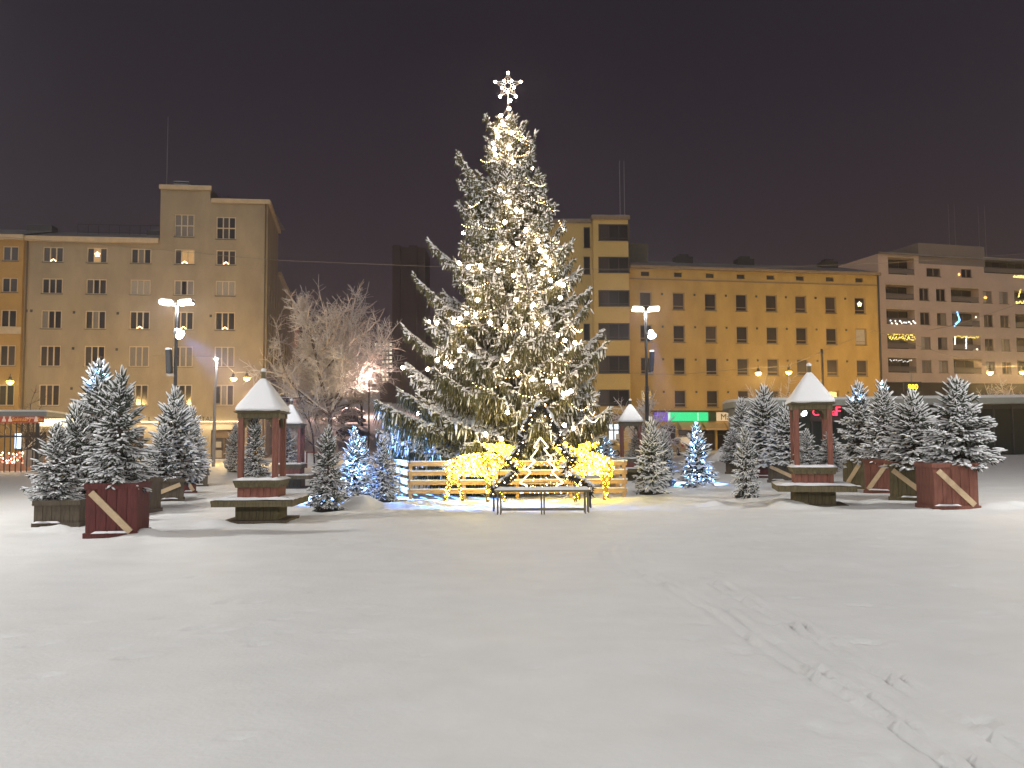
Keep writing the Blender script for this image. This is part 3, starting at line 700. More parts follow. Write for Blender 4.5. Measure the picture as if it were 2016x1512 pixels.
def along(p0, p1, n, jit=0., off=.02): 
    out = []
    for i in range(n):
        t = i / (n - 1); px = p0[0] + (p1[0] - p0[0]) * t + random.uniform(-jit, jit) * .4; py = p0[1] + (p1[1] - p0[1]) * t + random.uniform(-jit, jit)
        u, z = FP.uz(px, py); out.append(FP.W(u, z, off))
    return out
WL = glow('white_led', (1, .95, .85), 3.); YL = glow('yellow_led', (1, .74, .15), 3.5); BL = glow('blue_led', (.2, .5, 1.), 4.)
P = []
for k in range(6): P += along((1753 + k * 9, 633), (1757 + k * 9, 637), 3, 2)
blights('balcony_lights', P, .09, WL)
blights('balcony_lights', along((1750, 662), (1801, 662), 45, 5) + along((1750, 666), (1801, 668), 25, 3), .06, YL)
blights('balcony_lights', along((1752, 710), (1795, 711), 14, 2), .055, WL)
blights('balcony_lights', along((1884, 613), (1889, 630), 14, 1) + along((1889, 630), (1880, 640), 10, 2), .10, BL)
blights('balcony_lights', along((1884, 663), (1926, 664), 26, 2), .055, YL)
blights('balcony_lights', along((1902, 662), (1902, 686), 10, 1) + along((1880, 664), (1880, 678), 8, 1) + along((1923, 687), (1924, 688), 3, 1) + along((1921, 624), (1921, 625), 2, 0), .09, WL)
blights('balcony_lights', along((1996, 544), (2016, 545), 22, 2) + along((2000, 595), (2030, 595), 25, 2) + along((2005, 585), (2009, 570), 10, 1), .08, YL)
blights('balcony_lights', along((1939, 586), (1941, 586), 2, 0) + along((1888, 540), (1888, 541), 2, 0), .16, glow('orange_window_lamp', (1, .5, .12), 3.))
# ----------------------------------------------------------------- market pavilion
pl = [];  c0 = GD(1436, 60)
def PV(px, Y): p = GD(px, Y); return (p.x, p.y)
front = [PV(1437, 64), PV(1437, 60.5), PV(1444, 58), PV(1458, 56.4), PV(1478, 55.4), PV(1505, 55.0), PV(2140, 52.5)]
pav = thing('market_pavilion', 'long flat roofed market pavilion with ribbed rounded end and dark glass front', 'pavilion', (*PV(1700, 57), .4))
zp0 = -.2; zp1 = at(1600, 786, 54.5).z
def off_poly(poly, d):
    out = []
    for i, (x, y) in enumerate(poly):
        a = Vector(poly[max(i - 1, 0)]); b = Vector(poly[min(i + 1, len(poly) - 1)]); t = (b - a).normalized(); out.append((x + t.y * d, y - t.x * d))
    return out
fr2 = off_poly(front, .45); bk = [(front[-1][0], 72), PV(1442, 72)]
m = MB(); m.prism(fr2 + bk, zp1 - .42, zp1 - .05); m.build('roof', mat('grey_green_fascia', (.36, .38, .34), .6, var=.08), pav, True)
m = MB(); m.prism([(x, y) for x, y in fr2 + bk], zp1 - .047, zp1 + .12); m.build('roof_snow', SNOW, pav, True)
m = MB(); m.prism(off_poly(front, -.35) + bk, zp0, zp1 - .425); m.build('wall', mat('pavilion_dark_wall', (.045, .05, .047), .6, var=.1), pav, True)
RIB = mat('grey_green_ribs', (.42, .45, .40), .6, var=.06)
rib_me = None
def seg_points(poly, s):
    pts = []; rem = 0
    for a, b in zip(poly[:-1], poly[1:]):
        a, b = Vector(a), Vector(b); l = (b - a).length; t = rem
        while t < l: pts.append((a + (b - a) * t / l, math.atan2((b - a).y, (b - a).x))); t += s
        rem = t - l
    return pts
hwall = zp1 - .45 - zp0
mb = MB(); mb.box((0, 0, 0), (.24, .12, hwall), top=1.); rib_me = mb.mesh('rib', RIB)
curve = front[:6] + [PV(1530, 54.9)]
for p, a in seg_points(curve, .40): inst('rib', rib_me, pav, (p.x, p.y, (zp0 + zp1 - .45) / 2), a, world=True)
m = MB(); m.prism(off_poly(curve, -.06) + off_poly(curve, -.3)[::-1], zp0, zp1 - .43); m.build('cladding', mat('ribs_back', (.10, .105, .09), .6), pav, True)
gl = [PV(1530, 54.9), PV(2140, 52.5)]
mbp = MB(); mbp.box((0, 0, 0), (1.0, .04, hwall - .75)); pane_me = mbp.mesh('pane', mat('pavilion_glass', (.018, .026, .024), .12))
mbm = MB(); mbm.box((0, 0, 0), (.07, .14, hwall - .3)); mul_me = mbm.mesh('mullion', DARKF)
for i, (p, a) in enumerate(seg_points(gl, 1.08)):
    inst('mullion', mul_me, pav, (p.x, p.y, zp0 + hwall / 2), a, world=True)
    if i % 1 == 0: inst('pane', pane_me, pav, (p.x + .54 * math.cos(a), p.y + .54 * math.sin(a) + .05, zp0 + hwall / 2 + .1), a, world=True)
q0, q1 = Vector(gl[0]), Vector(gl[1]); ga = math.atan2((q1 - q0).y, (q1 - q0).x)
def pavp(px, py, off=.1): p = at(px, py, 54.9 - (px - 1530) / 610 * 2.4 - off); return p
m = MB(); a = pavp(1532, 806); b = pavp(1575, 806); m.beam(a, b, .06, .10); a = pavp(1545, 795); m.build('strip_light', glow('pavilion_strip', (.9, 1., .95), 3.), pav, True)
m = MB(); a = pavp(1596, 815, .12); b = pavp(1655, 815, .12); m.beam((a + b) / 2 - (b - a) * .5, (a + b) / 2 + (b - a) * .5, .08, .95); m.build('sign_board', mat('dark_sign_board', (.03, .012, .014), .5), pav, True)
RED = glow('red_neon', (1., .03, .08), 3.5)
for s_, px, sz in (('CA', 1599, .62), ('Ca', 1624, .62), ('F', 1644, .8)):
    p = pavp(px, 818, .22); text(s_, sz, RED, p, ga, pav, .01)
m = MB(); p = at(1582, 813, 53.0); m.lathe([(.04, -.2), (.17, -.13), (.21, 0), (.17, .13), (.04, .2)], 12, p); m.build('globe_lamp', glow('globe_white', (.95, 1, 1), 9.), pav, True, True)
m = MB(); m.beam(p + Vector((0, 0, .15)), p + Vector((0, 1.6, .2)), .05, .05); m.build('lamp_arm', DARKF, pav, True)

# LED display on a post
dp = GD(1800, 66); ds = thing('display_sign', 'small yellow digit display on a post above the pavilion roof', 'sign', dp)
zc_ = at(1798, 761, 66).z - dp.z
m = MB(); m.tube([(0, .1, 0), (0, .1, zc_ + 1.0)], .05, 6); m.build('post', GALV, ds)
m = MB(); m.box((0, 0, zc_), (1.35, .16, .72)); m.build('casing', DARKF, ds)
text('800', .52, glow('amber_display', (1, .72, .03), 5.), (-.38, -.09, zc_ - .20), 0, ds, .005, False)

# ----------------------------------------------------------------- covered stall on the far left
ks = thing('market_stall', 'barred market stall with red banner and snowy flat roof at the square edge', 'stall', (*PV(20, 50), 0))
k0 = GD(-60, 50.5); k1 = GD(86, 51.5); KF = Fac((k0.x, k0.y), (k1.x, k1.y))
zk1 = KF.uz(40, 811)[1]; zk0 = KF.uz(40, 827)[1]; zb1 = KF.uz(40, 819)[1]
def kz(px, py): return KF.uz(px, py)
kl = KF.len
m = MB(); fbox(m, KF, -.2, kl + .25, kz(45, 820)[1], kz(45, 811)[1], .55, -4.5); m.build('roof', mat('grey_roof_edge', (.27, .29, .28), .6), ks, True)
m = MB(); fbox(m, KF, -.2, kl + .25, kz(45, 811)[1] + .003, kz(45, 811)[1] + .11, .58, -4.5); m.build('roof_snow', SNOW, ks, True)
zb0, zb1 = kz(45, 832)[1], kz(45, 820)[1] - .005
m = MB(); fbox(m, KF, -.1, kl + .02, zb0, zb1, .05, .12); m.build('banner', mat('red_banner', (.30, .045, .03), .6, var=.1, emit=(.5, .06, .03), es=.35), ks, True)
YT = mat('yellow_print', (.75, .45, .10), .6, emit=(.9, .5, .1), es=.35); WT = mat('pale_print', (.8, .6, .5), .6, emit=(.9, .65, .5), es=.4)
for s_, px, sz, mt_ in (('Salmiary', 25, .30, YT), ('Sauna', 75, .28, YT)):
    u = kz(px, 829)[0]; text(s_, sz, mt_, KF.W(u, zb0 + .10, .125), KF.rz, ks, .004)
u = kz(50, 829)[0]; text('ravintola', .20, WT, KF.W(u, zb0 + .22, .125), KF.rz, ks, .004)
for px in (9, 21, 72):
    u = kz(px, 829)[0]; m = MB(); c = KF.W(u, zb0 + .06, .13); m.lathe([(.13, 0), (.10, .12), (.04, .22), (.06, .26), (.05, .32), (.01, .34)], 6, c); m.build('print_figure', WT, ks, True)
zt_ = zb0 - .02
mb = MB(); mb.box((0, 0, 0), (.055, .055, zt_)); bar_me = mb.mesh('bar', DARKF)
u = .05
while u < kl - .1: inst('bar', bar_me, ks, KF.W(u, zt_ / 2, .02), KF.rz, world=True); u += .30
m = MB(); zr = kz(45, 859)[1]; fbox(m, KF, 0, kl, zr - .05, zr + .05, .055, .10); m.build('cross_rail', DARKF, ks, True)
m = MB()
for u in (-.02, kl - .35): fbox(m, KF, u - .1, u + .1, -.2, zt_, -.1, .0)
for u in (-.02, kl - .35): fbox(m, KF, u - .1, u + .1, -.2, zt_, -4.2, -4.0)
m.build('post', DARKF, ks, True)
m = MB(); fbox(m, KF, .1, kl - .45, -.2, 1.1, -2.2, -2.6); m.build('counter', mat('stall_counter', (.35, .22, .15), .7, var=.2), ks, True)
m = MB(); u, z = kz(26, 868); fbox(m, KF, u - .16, u + .16, z - .45, z + .45, -.9, -1.0); m.build('light_panel', glow('ice_panel', (.55, .75, 1.), 3.), ks, True)
P = [KF.W(random.uniform(.3, kl - 1.2), random.uniform(.5, 1.15), random.uniform(-1.5, -.4)) - Vector(ks['at']) for _ in range(70)]
dots('lights', P[:45], .045, FAIRY, ks); dots('lights', P[45:], .05, glow('red_fairy', (1, .12, .08), 8.), ks)
m = MB(); u, z = kz(48, 885); fbox(m, KF, u - .3, u + .8, .3, 1.3, -1., -1.1); m.build('notice', C2, ks, True)
lamp('stall_light', KF.W(2.0, 2.4, -1.5), 60, (1, .7, .4), ks, size=.2)

# ================================================================= LAMP POSTS AND LIGHT
def square_lamp(loc, h, label, power, rz=0., speaker=None, flood=None, group='double square lamps', fpow=0.):
    o = thing('square_lamp', label, 'lamp post', loc, rz, group)
    m = MB(); m.tube([(0, 0, -.3), (0, 0, h * .55), (0, 0, h * .56), (0, 0, h)], [.095, .085, .06, .05], 8); m.build('pole', POLE, o, smooth=False)
    m = MB(); m.beam((-.40, 0, h), (.40, 0, h + .02), .05, .05); m.build('arm', POLE, o)
    for s_ in (-1, 1):
        m = MB(); m.box((s_ * .31, 0, h + .10), (.46, .30, .09), Matrix.Rotation(s_ * -.10, 3, 'Y')); hd = m.build('lamp_head', GALV, o)
        m = MB(); m.box((s_ * .31, 0, h + .04), (.42, .26, .05), Matrix.Rotation(s_ * -.10, 3, 'Y')); m.box((s_ * .31, -.16, h + .085), (.42, .02, .10), Matrix.Rotation(s_ * -.10, 3, 'Y')); m.build('diffuser', LEDW, hd)
        m = MB(); m.box((s_ * .31, 0, h + .175), (.44, .28, .06), Matrix.Rotation(s_ * -.10, 3, 'Y'), top=.8); m.build('snow_cap', TSNOW, hd)
        lamp('lamp_light', (s_ * .31, 0, h - .12), power / 2, (1, .985, .97), o, size=.18, world=False)
    if speaker is not None:
        m = MB(); zc = speaker; m.box((speaker_side * .20, -.05, zc), (.17, .2, .78), Matrix.Rotation(.06 * speaker_side, 3, 'Y')); sp_ = m.build('loudspeaker', POLE, o, bevel=.02)
        m = MB(); m.box((speaker_side * .22, -.05, zc + .42), (.16, .18, .05), top=.8); m.build('snow_cap', TSNOW, sp_)
        m = MB(); m.beam((0, 0, zc - .45), (speaker_side * .28, -.02, zc - .45), .04, .04); m.build('bracket', GALV, o)
    if flood is not None:
        zf, tgt = flood; lp = Vector((flood_side * .2, -.22, zf)); dirw = (Vector(tgt) - (Vector(loc) + lp)).normalized()
        q = dirw.to_track_quat('-Z', 'Y').to_matrix()
        m = MB(); m.lathe([(.05, .25), (.12, .2), (.17, 0), (.18, -.02)], 12); fl = m.build('floodlight', GALV, o, smooth=False); fl.location = lp; fl.rotation_euler = q.to_euler()
        m = MB(); m.lathe([(.16, -.03), (.15, -.022)], 12); m.build('lens', glow('flood_lens', (.75, .87, 1), 60.), fl)
        m = MB(); m.beam((0, 0, zf + .1), lp + Vector((0, 0, .1)), .05, .05); m.build('bracket', GALV, o)
        lamp('flood_light', lp + dirw * .12, fpow, (.10, .31, 1.0), o, 'SPOT', .12, lp + dirw * 5, flood_cone, .7, world=False)
    return o
YL_, YR_ = 28.5, 34.0
pL = GD(343, YL_); pR = GD(1275, YR_)
hL = at(343, 601, YL_).z - pL.z; hR = at(1271, 613, YR_).z - pR.z
speaker_side = -1; flood_side = 1; flood_cone = 37
square_lamp(pL, hL, 'black double lamp post behind the planters before the beige block', 480, 0, at(333, 712, YL_).z - pL.z, (at(343, 660, YL_).z - pL.z, at(733, 970, 25.1)), fpow=68000)
speaker_side = 1; flood_cone = 26
square_lamp(pR, hR, 'black double lamp post rising before the yellow corner building', 560, 0, at(1284, 712, YR_).z - pR.z, (at(1276, 662, YR_).z - pR.z, G(1340, 953) + Vector((0, 0, .5))), fpow=68000)
# the same lamps round the near side of the square, outside the frame
speaker = None
NEARP = 3750
for (x, y, pw, lb) in ((-14.5, 15.0, 1.05, 'double lamp post beside the near brown planter, beyond the frame'), (16.5, 14.0, 1.15, 'double lamp post beside the big red planter, beyond the frame'),
                       (-10., -7., 1.2, 'double lamp post behind the photographer, stall side'), (11., -7., 1.2, 'double lamp post behind the photographer, pavilion side')):
    square_lamp((x, y, float(gz(x, y))), 8.2, lb, NEARP * pw, 0.3)
# slim single lamp near the beige block
p = GD(421, 60); hh = at(426, 706, 60).z - p.z
so_ = thing('street_lamp', 'slim grey single street lamp by the lit shop canopy', 'street lamp', p)
m = MB(); m.tube([(0, 0, -.3), (.02, 0, hh * .55), (.12, 0, hh)], [.13, .11, .07], 8); m.build('pole', GALV, so_)
m = MB(); m.box((.12, -.12, hh + .05), (.30, .42, .10)); hd = m.build('lamp_head', GALV, so_)
m = MB(); m.lathe([(.04, -.16), (.12, -.08), (.12, 0), (.04, .05)], 10, (.12, -.16, hh)); m.build('diffuser', LEDW, hd)
m = MB(); m.box((.28, -.05, hh * .66), (.22, .2, 1.1)); m.build('loudspeaker', POLE, so_)
lamp('lamp_light', (.12, -.25, hh - .1), 900, (1, .95, .85), so_, size=.15, world=False)
# street lamp up the hill among the frosted branches
p = GD(726, 81); hh = at(726, 737, 81).z - p.z
so_ = thing('street_lamp', 'street lamp shining through frosted branches on the hill street', 'street lamp', p)
m = MB(); m.tube([(0, 0, -.3), (0, 0, hh)], [.1, .07], 6); m.build('pole', POLE, so_)
m = MB(); m.lathe([(.05, -.14), (.15, -.07), (.15, .04), (.05, .1)], 10, (0, 0, hh)); m.build('diffuser', glow('hill_lamp', (1, .85, .72), 12.), so_)
lamp('lamp_light', (0, -.4, hh - .25), 800, (1, .66, .54), so_, size=.2, world=False)
p2 = GD(690, 150); so_ = thing('street_lamp', 'street lamp hidden by the frosted tree high on the hill', 'street lamp', p2)
m = MB(); m.tube([(0, 0, -.3), (0, 0, 7)], [.1, .07], 6); m.build('pole', POLE, so_)
m = MB(); m.lathe([(.05, -.2), (.2, -.1), (.2, .05), (.05, .15)], 8, (0, 0, 7)); m.build('diffuser', glow('hill_lamp', (1, .85, .72), 12.), so_)
lamp('lamp_light', (0, -.4, 6.7), 9500, (1, .62, .52), so_, size=.2, world=False)

# hanging sodium street lamps on span wires
SOD = (1.0, .62, .21)
def pendant(px, py, Y, label, pw):
    c = at(px, py, Y); o = thing('pendant_lamp', label, 'street light', c, 0, 'sodium lamps hung over the street')
    m = MB(); m.lathe([(.04, .42), (.10, .40), (.12, .22), (.30, .12), (.32, .08), (.05, .10)], 12); m.build('housing', DARKF, o, smooth=False)
    m = MB(); m.lathe([(.22, .07), (.24, 0), (.18, -.12), (.05, -.17)], 12); m.build('bowl', SODIUM, o, smooth=True)
    m = MB(); m.tube([(0, 0, .40), (0, 0, .62)], .025, 5); m.build('hanger', DARKF, o)
    lamp('lamp_light', (0, 0, -.35), pw, SOD, o, size=.2, world=False)
    return c
PW = 1500
pc = [pendant(460, 746, 66, 'yellow sodium lamp on the wire left of its twin before the beige tower', PW), pendant(486, 745, 66.6, 'yellow sodium lamp on the wire nearest the beige block corner', PW)]
pr = [pendant(1493, 735, 68, 'yellow sodium lamp hanging above the frosted spruce cluster', PW), pendant(1553, 733, 68.6, 'yellow sodium lamp hanging above the ridge of the nearest wooden well', PW)]
pq = [pendant(1949, 734, 72, 'yellow sodium lamp before the balcony block beside the nearest planter spruce', PW * 2.2), pendant(2013, 733, 72.6, 'yellow sodium lamp at the edge of the balcony block', PW * 2.2)]
pz = [pendant(20, 752, 64, 'yellow sodium lamp before the orange house', PW * .9), pendant(180, 752, 65, 'yellow sodium lamp before the beige block behind planter spruces', PW * .9)]
def wire(name, label, pix, r=.02, sag=0.):
    pts = [at(*q) for q in pix]; out = []
    for a, b in zip(pts[:-1], pts[1:]):
        for k in range(6): t = k / 6; q = a.lerp(b, t); q.z -= sag * 4 * t * (1 - t); out.append(q)
    out.append(pts[-1]); c = pts[len(pts) // 2]
    m = MB(); m.tube([q - c for q in out], r, 4); o = m.build(name, CABLE); o.location = c
    return tag(o, label, 'cable')
wire('span_cable', 'long thin cable sagging across the whole square between the facades', [(-60, 462, 76), (180, 480, 74), (540, 512, 70), (860, 525, 66), (1200, 530, 66), (1500, 527, 68), (1740, 518, 72), (2080, 495, 78)], .018)
wire('lamp_cable', 'span wire carrying two sodium lamps before the beige tower', [(300, 700, 77), (426, 702, 60.5), (462, 734, 66), (487, 733, 66.6), (521, 690, 81)], .014)
wire('lamp_cable', 'span wire carrying two sodium lamps before the yellow building', [(1243, 735, 80), (1340, 737, 76), (1440, 728, 72), (1494, 724, 68), (1554, 721, 68.6), (1623, 690, 67)], .016)
wire('lamp_cable', 'span wire carrying two sodium lamps before the balcony block', [(1623, 690, 67), (1720, 650, 74), (1820, 685, 74), (1950, 722, 72), (2014, 721, 72.6), (2090, 700, 76)], .016)
wire('tie_cable', 'thin wire from the balcony block down to the tall pole', [(2016, 595, 90), (1880, 640, 88), (1830, 650, 98)], .02)
p = GD(1623, 67); ps = thing('wire_pole', 'tall dark wooden pole holding span wires behind the nearest well roof', 'pole', p)
m = MB(); m.tube([(0, 0, -.3), (0, 0, at(1623, 687, 67).z - p.z)], [.14, .1], 8); m.build('shaft', BARK, ps)
m = MB(); m.box((0, 0, at(1623, 695, 67).z - p.z), (.4, .1, .1)); m.build('insulator', GALV, ps)

# ================================================================= CONIFERS
def spruce(seed, h, Rb, nwh=17, up=1.0, snow=.8, tw=1.0, bushy=1.0, leader=True):
    """trunk, needle twigs and snow lumps of a small spruce, base at the origin"""
    r = np.random.default_rng(seed); P = []; Dr = []; Ln = []; Ra = []; SP = []; SD = []; SL = []; SR = []
    tb = MB(); tb.tube([(0, 0, -.05), (0, 0, h * .5), (0, 0, h * .97)], [.045, .028, .008], 6)
    def add(p, d, l, ra, sn=1.):
        P.append(p); Dr.append(d); Ln.append(l); Ra.append(ra)
        if r.random() < snow * sn:
            SP.append(p + d * l * .12); SD.append(d); SL.append(l * r.uniform(.8, 1.05)); SR.append(ra * r.uniform(1.0, 1.55))
    for i in range(nwh):
        s = (i + r.uniform(-.3, .3)) / nwh; s = min(max(s, .0), .96); z = h * (.05 + .93 * s)
        L0 = Rb * (1 - s) ** .82 * (1.05 if s > .08 else .85) + .07
        nb = int(r.integers(7, 10) * bushy) if s < .75 else int(r.integers(5, 7)); a0 = r.uniform(0, 6.3)
        el = R(-14 + 18 * s) if s < .35 else R(-8 + 78 * (s - .35) / .65 * up)
        for b in range(nb):
            a = a0 + 6.283 * b / nb + r.normal(0, .18); L = L0 * r.uniform(.62, 1.14); e = el + r.normal(0, .14)
            d = np.array([math.cos(a) * math.cos(e), math.sin(a) * math.cos(e), math.sin(e)]); side = np.array([-math.sin(a), math.cos(a), 0.])
            base = np.array([0, 0, z + r.normal(0, .02)])
            tip = base + d * L; tb.tube([tuple(base), tuple(tip)], [.012, .005], 3, cap=False)
            n = max(2, int(L / .062)); 
            for k in range(n):
                t = (k + .6) / n
                if t < .22 and L > .3: continue
                p = base + d * L * t + np.array([0, 0, -.10 * L * math.sin(3.1 * t)])
                for sg in (-1, 1):
                    dd = d * r.uniform(.55, .9) + side * sg * r.uniform(.45, .85) + np.array([0, 0, r.normal(-.10 if s < .5 else .12, .16)]); dd /= np.linalg.norm(dd)
                    add(p, dd, (.08 + .22 * (1 - t) * min(L, .7)) * r.uniform(.7, 1.25) * tw * .92 + .03, .0185 * tw * r.uniform(.85, 1.2), .72 + .28 * t)
                if r.random() < .35: add(p, d * .4 + np.array([0, 0, -.7]) + side * r.normal(0, .3), .11 * tw, .020 * tw, .15)
            dd = d + np.array([0, 0, .12]); dd /= np.linalg.norm(dd)
            add(base + d * L * .8, dd, .20 * tw * r.uniform(.7, 1.3), .022 * tw, 1.)
    if leader:
        add(np.array([0, 0, h * .90]), np.array([.02, .01, 1.]), h * .17, .020, 1.)
        for k in range(5):
            a = r.uniform(0, 6.3); add(np.array([0, 0, h * .88]), np.array([.6 * math.cos(a), .6 * math.sin(a), .75]), .17, .018, 1.)
    V, Q = bake(T_TWIG, P, Dr, Ln, Ra); crown = quads_mesh('crown', V, Q, NEEDLE)
    V, Q = bake(T_SNOW, SP, SD, SL, SR, .75, .62); sn = quads_mesh('snow_cover', V, Q, TSNOW)
    return {'trunk': tb.mesh('trunk', BARK), 'crown': crown, 'snow_cover': sn, 'h': h, 'R': Rb}
SPR = [spruce(11, 2.2, .66, 19, 1.0, .80, 1.05), spruce(12, 2.2, .72, 18, 1.05, 1.0, 1.15), spruce(13, 2.0, .62, 18, .95, .92, 1.0), spruce(14, 2.4, .60, 21, 1.0, 1.0, 1.1), spruce(15, 1.9, .48, 18, .9, .86, .9),
       spruce(16, 2.2, .60, 18, 1.1, 1.1, 1.3)]
def place_spruce(kind, loc, ht, wd, rz, label, group, cat='spruce'):
    K = SPR[kind]; o = thing('spruce_tree', label, cat, loc, rz, group)
    sz = ht / K['h']; sxy = wd / (2 * K['R'] * 1.05); o.scale = (sxy, sxy, sz)
    for n in ('trunk', 'crown', 'snow_cover'): inst(n, K[n], o)
    return o
def tips(o, n, seed, lo=.1, hi=1., rad=1.):
    """random light positions just inside the outline of a placed spruce, local coordinates"""
    r = np.random.default_rng(seed); h = 0
    for c in o.children:
        if c.name.startswith('crown'): h = max(v.co.z for v in list(c.data.vertices)[::7])
    out = []
    for _ in range(n):
        s = lo + (hi - lo) * r.random() ** 1.2; a = r.uniform(0, 6.3); q = .62 * (1 - s) ** .82 * r.uniform(.75, 1.05) * rad; out.append((q * math.cos(a), q * math.sin(a), h * s))
    return out

# ================================================================= PLANTERS
UNIT = MB(); UNIT.box((0, 0, 0), (1, 1, 1))
PLK = {}
def plank_mesh(mt, w_, t_, h_):
    k = (mt.name, round(w_, 3), round(h_, 3))
    if k not in PLK:
        mb = MB(); b = .006; 
        mb.prism([(-w_ / 2 + b, -t_ / 2), (w_ / 2 - b, -t_ / 2), (w_ / 2, -t_ / 2 + b), (w_ / 2, t_ / 2), (-w_ / 2, t_ / 2), (-w_ / 2, -t_ / 2 + b)], 0, h_)
        PLK[k] = mb.mesh('plank', mt)
    return PLK[k]
def planter(px, py, wd, dp, ht, mt, rz, label, brace=0, n=5, rim=True, group='wooden planters lining the square'):
    f = G(px, py); c = Vector((f.x - math.sin(rz) * dp / 2, f.y + math.cos(rz) * dp / 2, f.z)); c.z = float(gz(c.x, c.y)) - .0
    o = thing('planter_crate', label, 'planter', c, rz, group)
    m = MB(); m.box((0, 0, .03), (wd + .06, dp + .06, .10)); m.build('plinth', mt, o)
    m = MB(); m.box((0, 0, .07 + (ht - .12) / 2), (wd - .06, dp - .06, ht - .12)); m.build('core', mat('planter_inside', (.02, .016, .014), .9), o)
    pw = wd / n; h = ht - .085
    me = plank_mesh(mt, pw - .004, .028, h)
    for i in range(n):
        x = -wd / 2 + pw * (i + .5)
        inst('plank', me, o, (x, -dp / 2 + .014 + random.uniform(-.002, .002), .08)); inst('plank', me, o, (x, dp / 2 - .014, .08), math.pi)
    n2 = max(2, round(dp / pw)); pw2 = (dp - .06) / n2; me2 = plank_mesh(mt, pw2 - .004, .028, h)
    for i in range(n2):
        y = -dp / 2 + .03 + pw2 * (i + .5)
        inst('plank', me2, o, (-wd / 2 + .014, y, .08), -math.pi / 2); inst('plank', me2, o, (wd / 2 - .014, y, .08), math.pi / 2)
    m = MB()
    for s_ in (-1, 1): m.box((0, s_ * (dp / 2 - .01), ht - .03), (wd + .05, .07, .10)); m.box((s_ * (wd / 2 - .01), 0, ht - .031), (.07, dp - .09, .098))
    m.build('rim', mt, o)
    if brace:
        m = MB(); a = Vector((-brace * (wd / 2 - .09), -dp / 2 - .022, ht - .14)); b = Vector((brace * (wd / 2 - .10), -dp / 2 - .022, .09)); m.beam(a, b, .035, .115, up=(0, 0, 1)); m.build('brace', PINE, o)
    m = MB(); k = MB()
    nn = 7; g = [[(-wd / 2 + .03 + (wd - .06) * i / nn, -dp / 2 + .03 + (dp - .06) * j / nn, ht - .03 + random.uniform(0, .05)) for i in range(nn + 1)] for j in range(nn + 1)]
    for j in range(nn):
        for i in range(nn): m.quad(g[j][i], g[j][i + 1], g[j + 1][i + 1], g[j + 1][i])
    for s_ in range(3): m.box((random.uniform(-.3, .3) * wd, -dp / 2 - .05, .095), (random.uniform(.2, .5) * wd, .08, .035), top=.6)
    m.build('snow_cover', TSNOW, o)
    return o, c
def top_h(px, py_top, c, base): return at(px, py_top, c.y).z - base
def planter_tree(kind, px, py_top, c, base, wpx, rz, label, dx=0, dy=0):
    q = at(px, 868, c.y + dy); ht = at(px, py_top, c.y + dy).z - base
    return place_spruce(kind, (q.x, c.y + dy, base - .03), ht, wpx * (c.y + dy) / F, rz, label, 'spruces growing in the planters')
pa = R(-8)
o, c = planter(218, 1058, .86, .86, .93, WOODR, R(9), 'dark red planter with pale diagonal brace nearest the left edge of snow', 1)
o['label'] = 'dark red planter with pale diagonal brace beside the low brown planter'
tL1 = planter_tree(0, 236, 738, c, c.z + .93, 142, .4, 'bushy spruce in the dark red braced planter beside the low brown planter')
o, c = planter(110, 1037, .86, 1.0, .50, WOODB, R(6), 'low brown planter beside the dark red braced planter', 0)
planter_tree(2, 113, 838, c, c.z + .5, 112, 1.4, 'low broad spruce in the low brown planter')
planter_tree(1, 150, 800, c, c.z + .4, 110, 2.2, 'snowy spruce squeezed behind the low brown planter spruce', dy=1.4)
o, c = planter(222, 1012, 1.35, .95, .80, WOODB, R(-6), 'brown planter half hidden behind the dark red braced planter', 0, 7)
tL3 = planter_tree(3, 192, 722, c, c.z + .8, 150, .9, 'tallest spruce with bluish lit top behind the dark red planter')
o, c = planter(318, 988, 1.15, .85, .62, WOODB, R(20), 'brown planter below the two spruces by the black lamp post', -1, 6)
planter_tree(2, 322, 838, c, c.z + .6, 78, .2, 'small dark spruce low in front of the lamp post planter')
planter_tree(5, 344, 772, c, c.z + .6, 100, 2.9, 'tall frosted spruce rising before the black lamp post', dy=.8)
o, c = planter(372, 972, .45, .5, .66, WOODR, R(30), 'narrow red planter with crossed pale braces at the end of the row', 1, 3)
planter_tree(3, 376, 806, c, c.z + .62, 66, 1.9, 'slender spruce in the narrow red planter at the row end')
o, c = planter(394, 958, .55, .8, .66, WOODB, R(30), 'small brown planter ending the row by the slim street lamp', 0, 3)
planter_tree(1, 386, 838, c, c.z + .6, 60, 0.5, 'short spruce in the small brown planter at the row end')
# planter row by the pavilion
o, c = planter(1884, 1003, .92, .86, .95, WOODR2, R(-2), 'big red planter with pale brace nearest the pavilion glass', 1)
planter_tree(1, 1888, 748, c, c.z + .95, 148, .7, 'broad snow laden spruce in the big red planter nearest the camera')
o, c = planter(1795, 986, .98, .8, .86, WOODO, R(-38), 'olive planter with pale brace between two red planters', 1, 5)
planter_tree(5, 1800, 775, c, c.z + .86, 112, 2.1, 'open topped frosted spruce in the olive planter between red planters')
planter_tree(2, 1838, 832, c, c.z + .86, 70, 1.1, 'small spruce tucked beside the big red planter', dy=.2)
o, c = planter(1728, 971, .68, .78, .90, WOODR2, R(-42), 'red planter with left leaning brace behind the olive planter', -1, 4)
o['label'] = 'red planter with brace slanting down toward the well, behind the olive planter'
tR3 = planter_tree(3, 1741, 757, c, c.z + .9, 88, 1.7, 'tall spruce with blue lit tip in the second red planter')
o, c = planter(1680, 963, .60, .85, .88, WOODO, R(-42), 'dim olive planter next to the well, farthest of its row', -1, 4)
tR4 = planter_tree(1, 1692, 756, c, c.z + .88, 92, .1, 'spruce with blue lit shoots beside the nearest well')
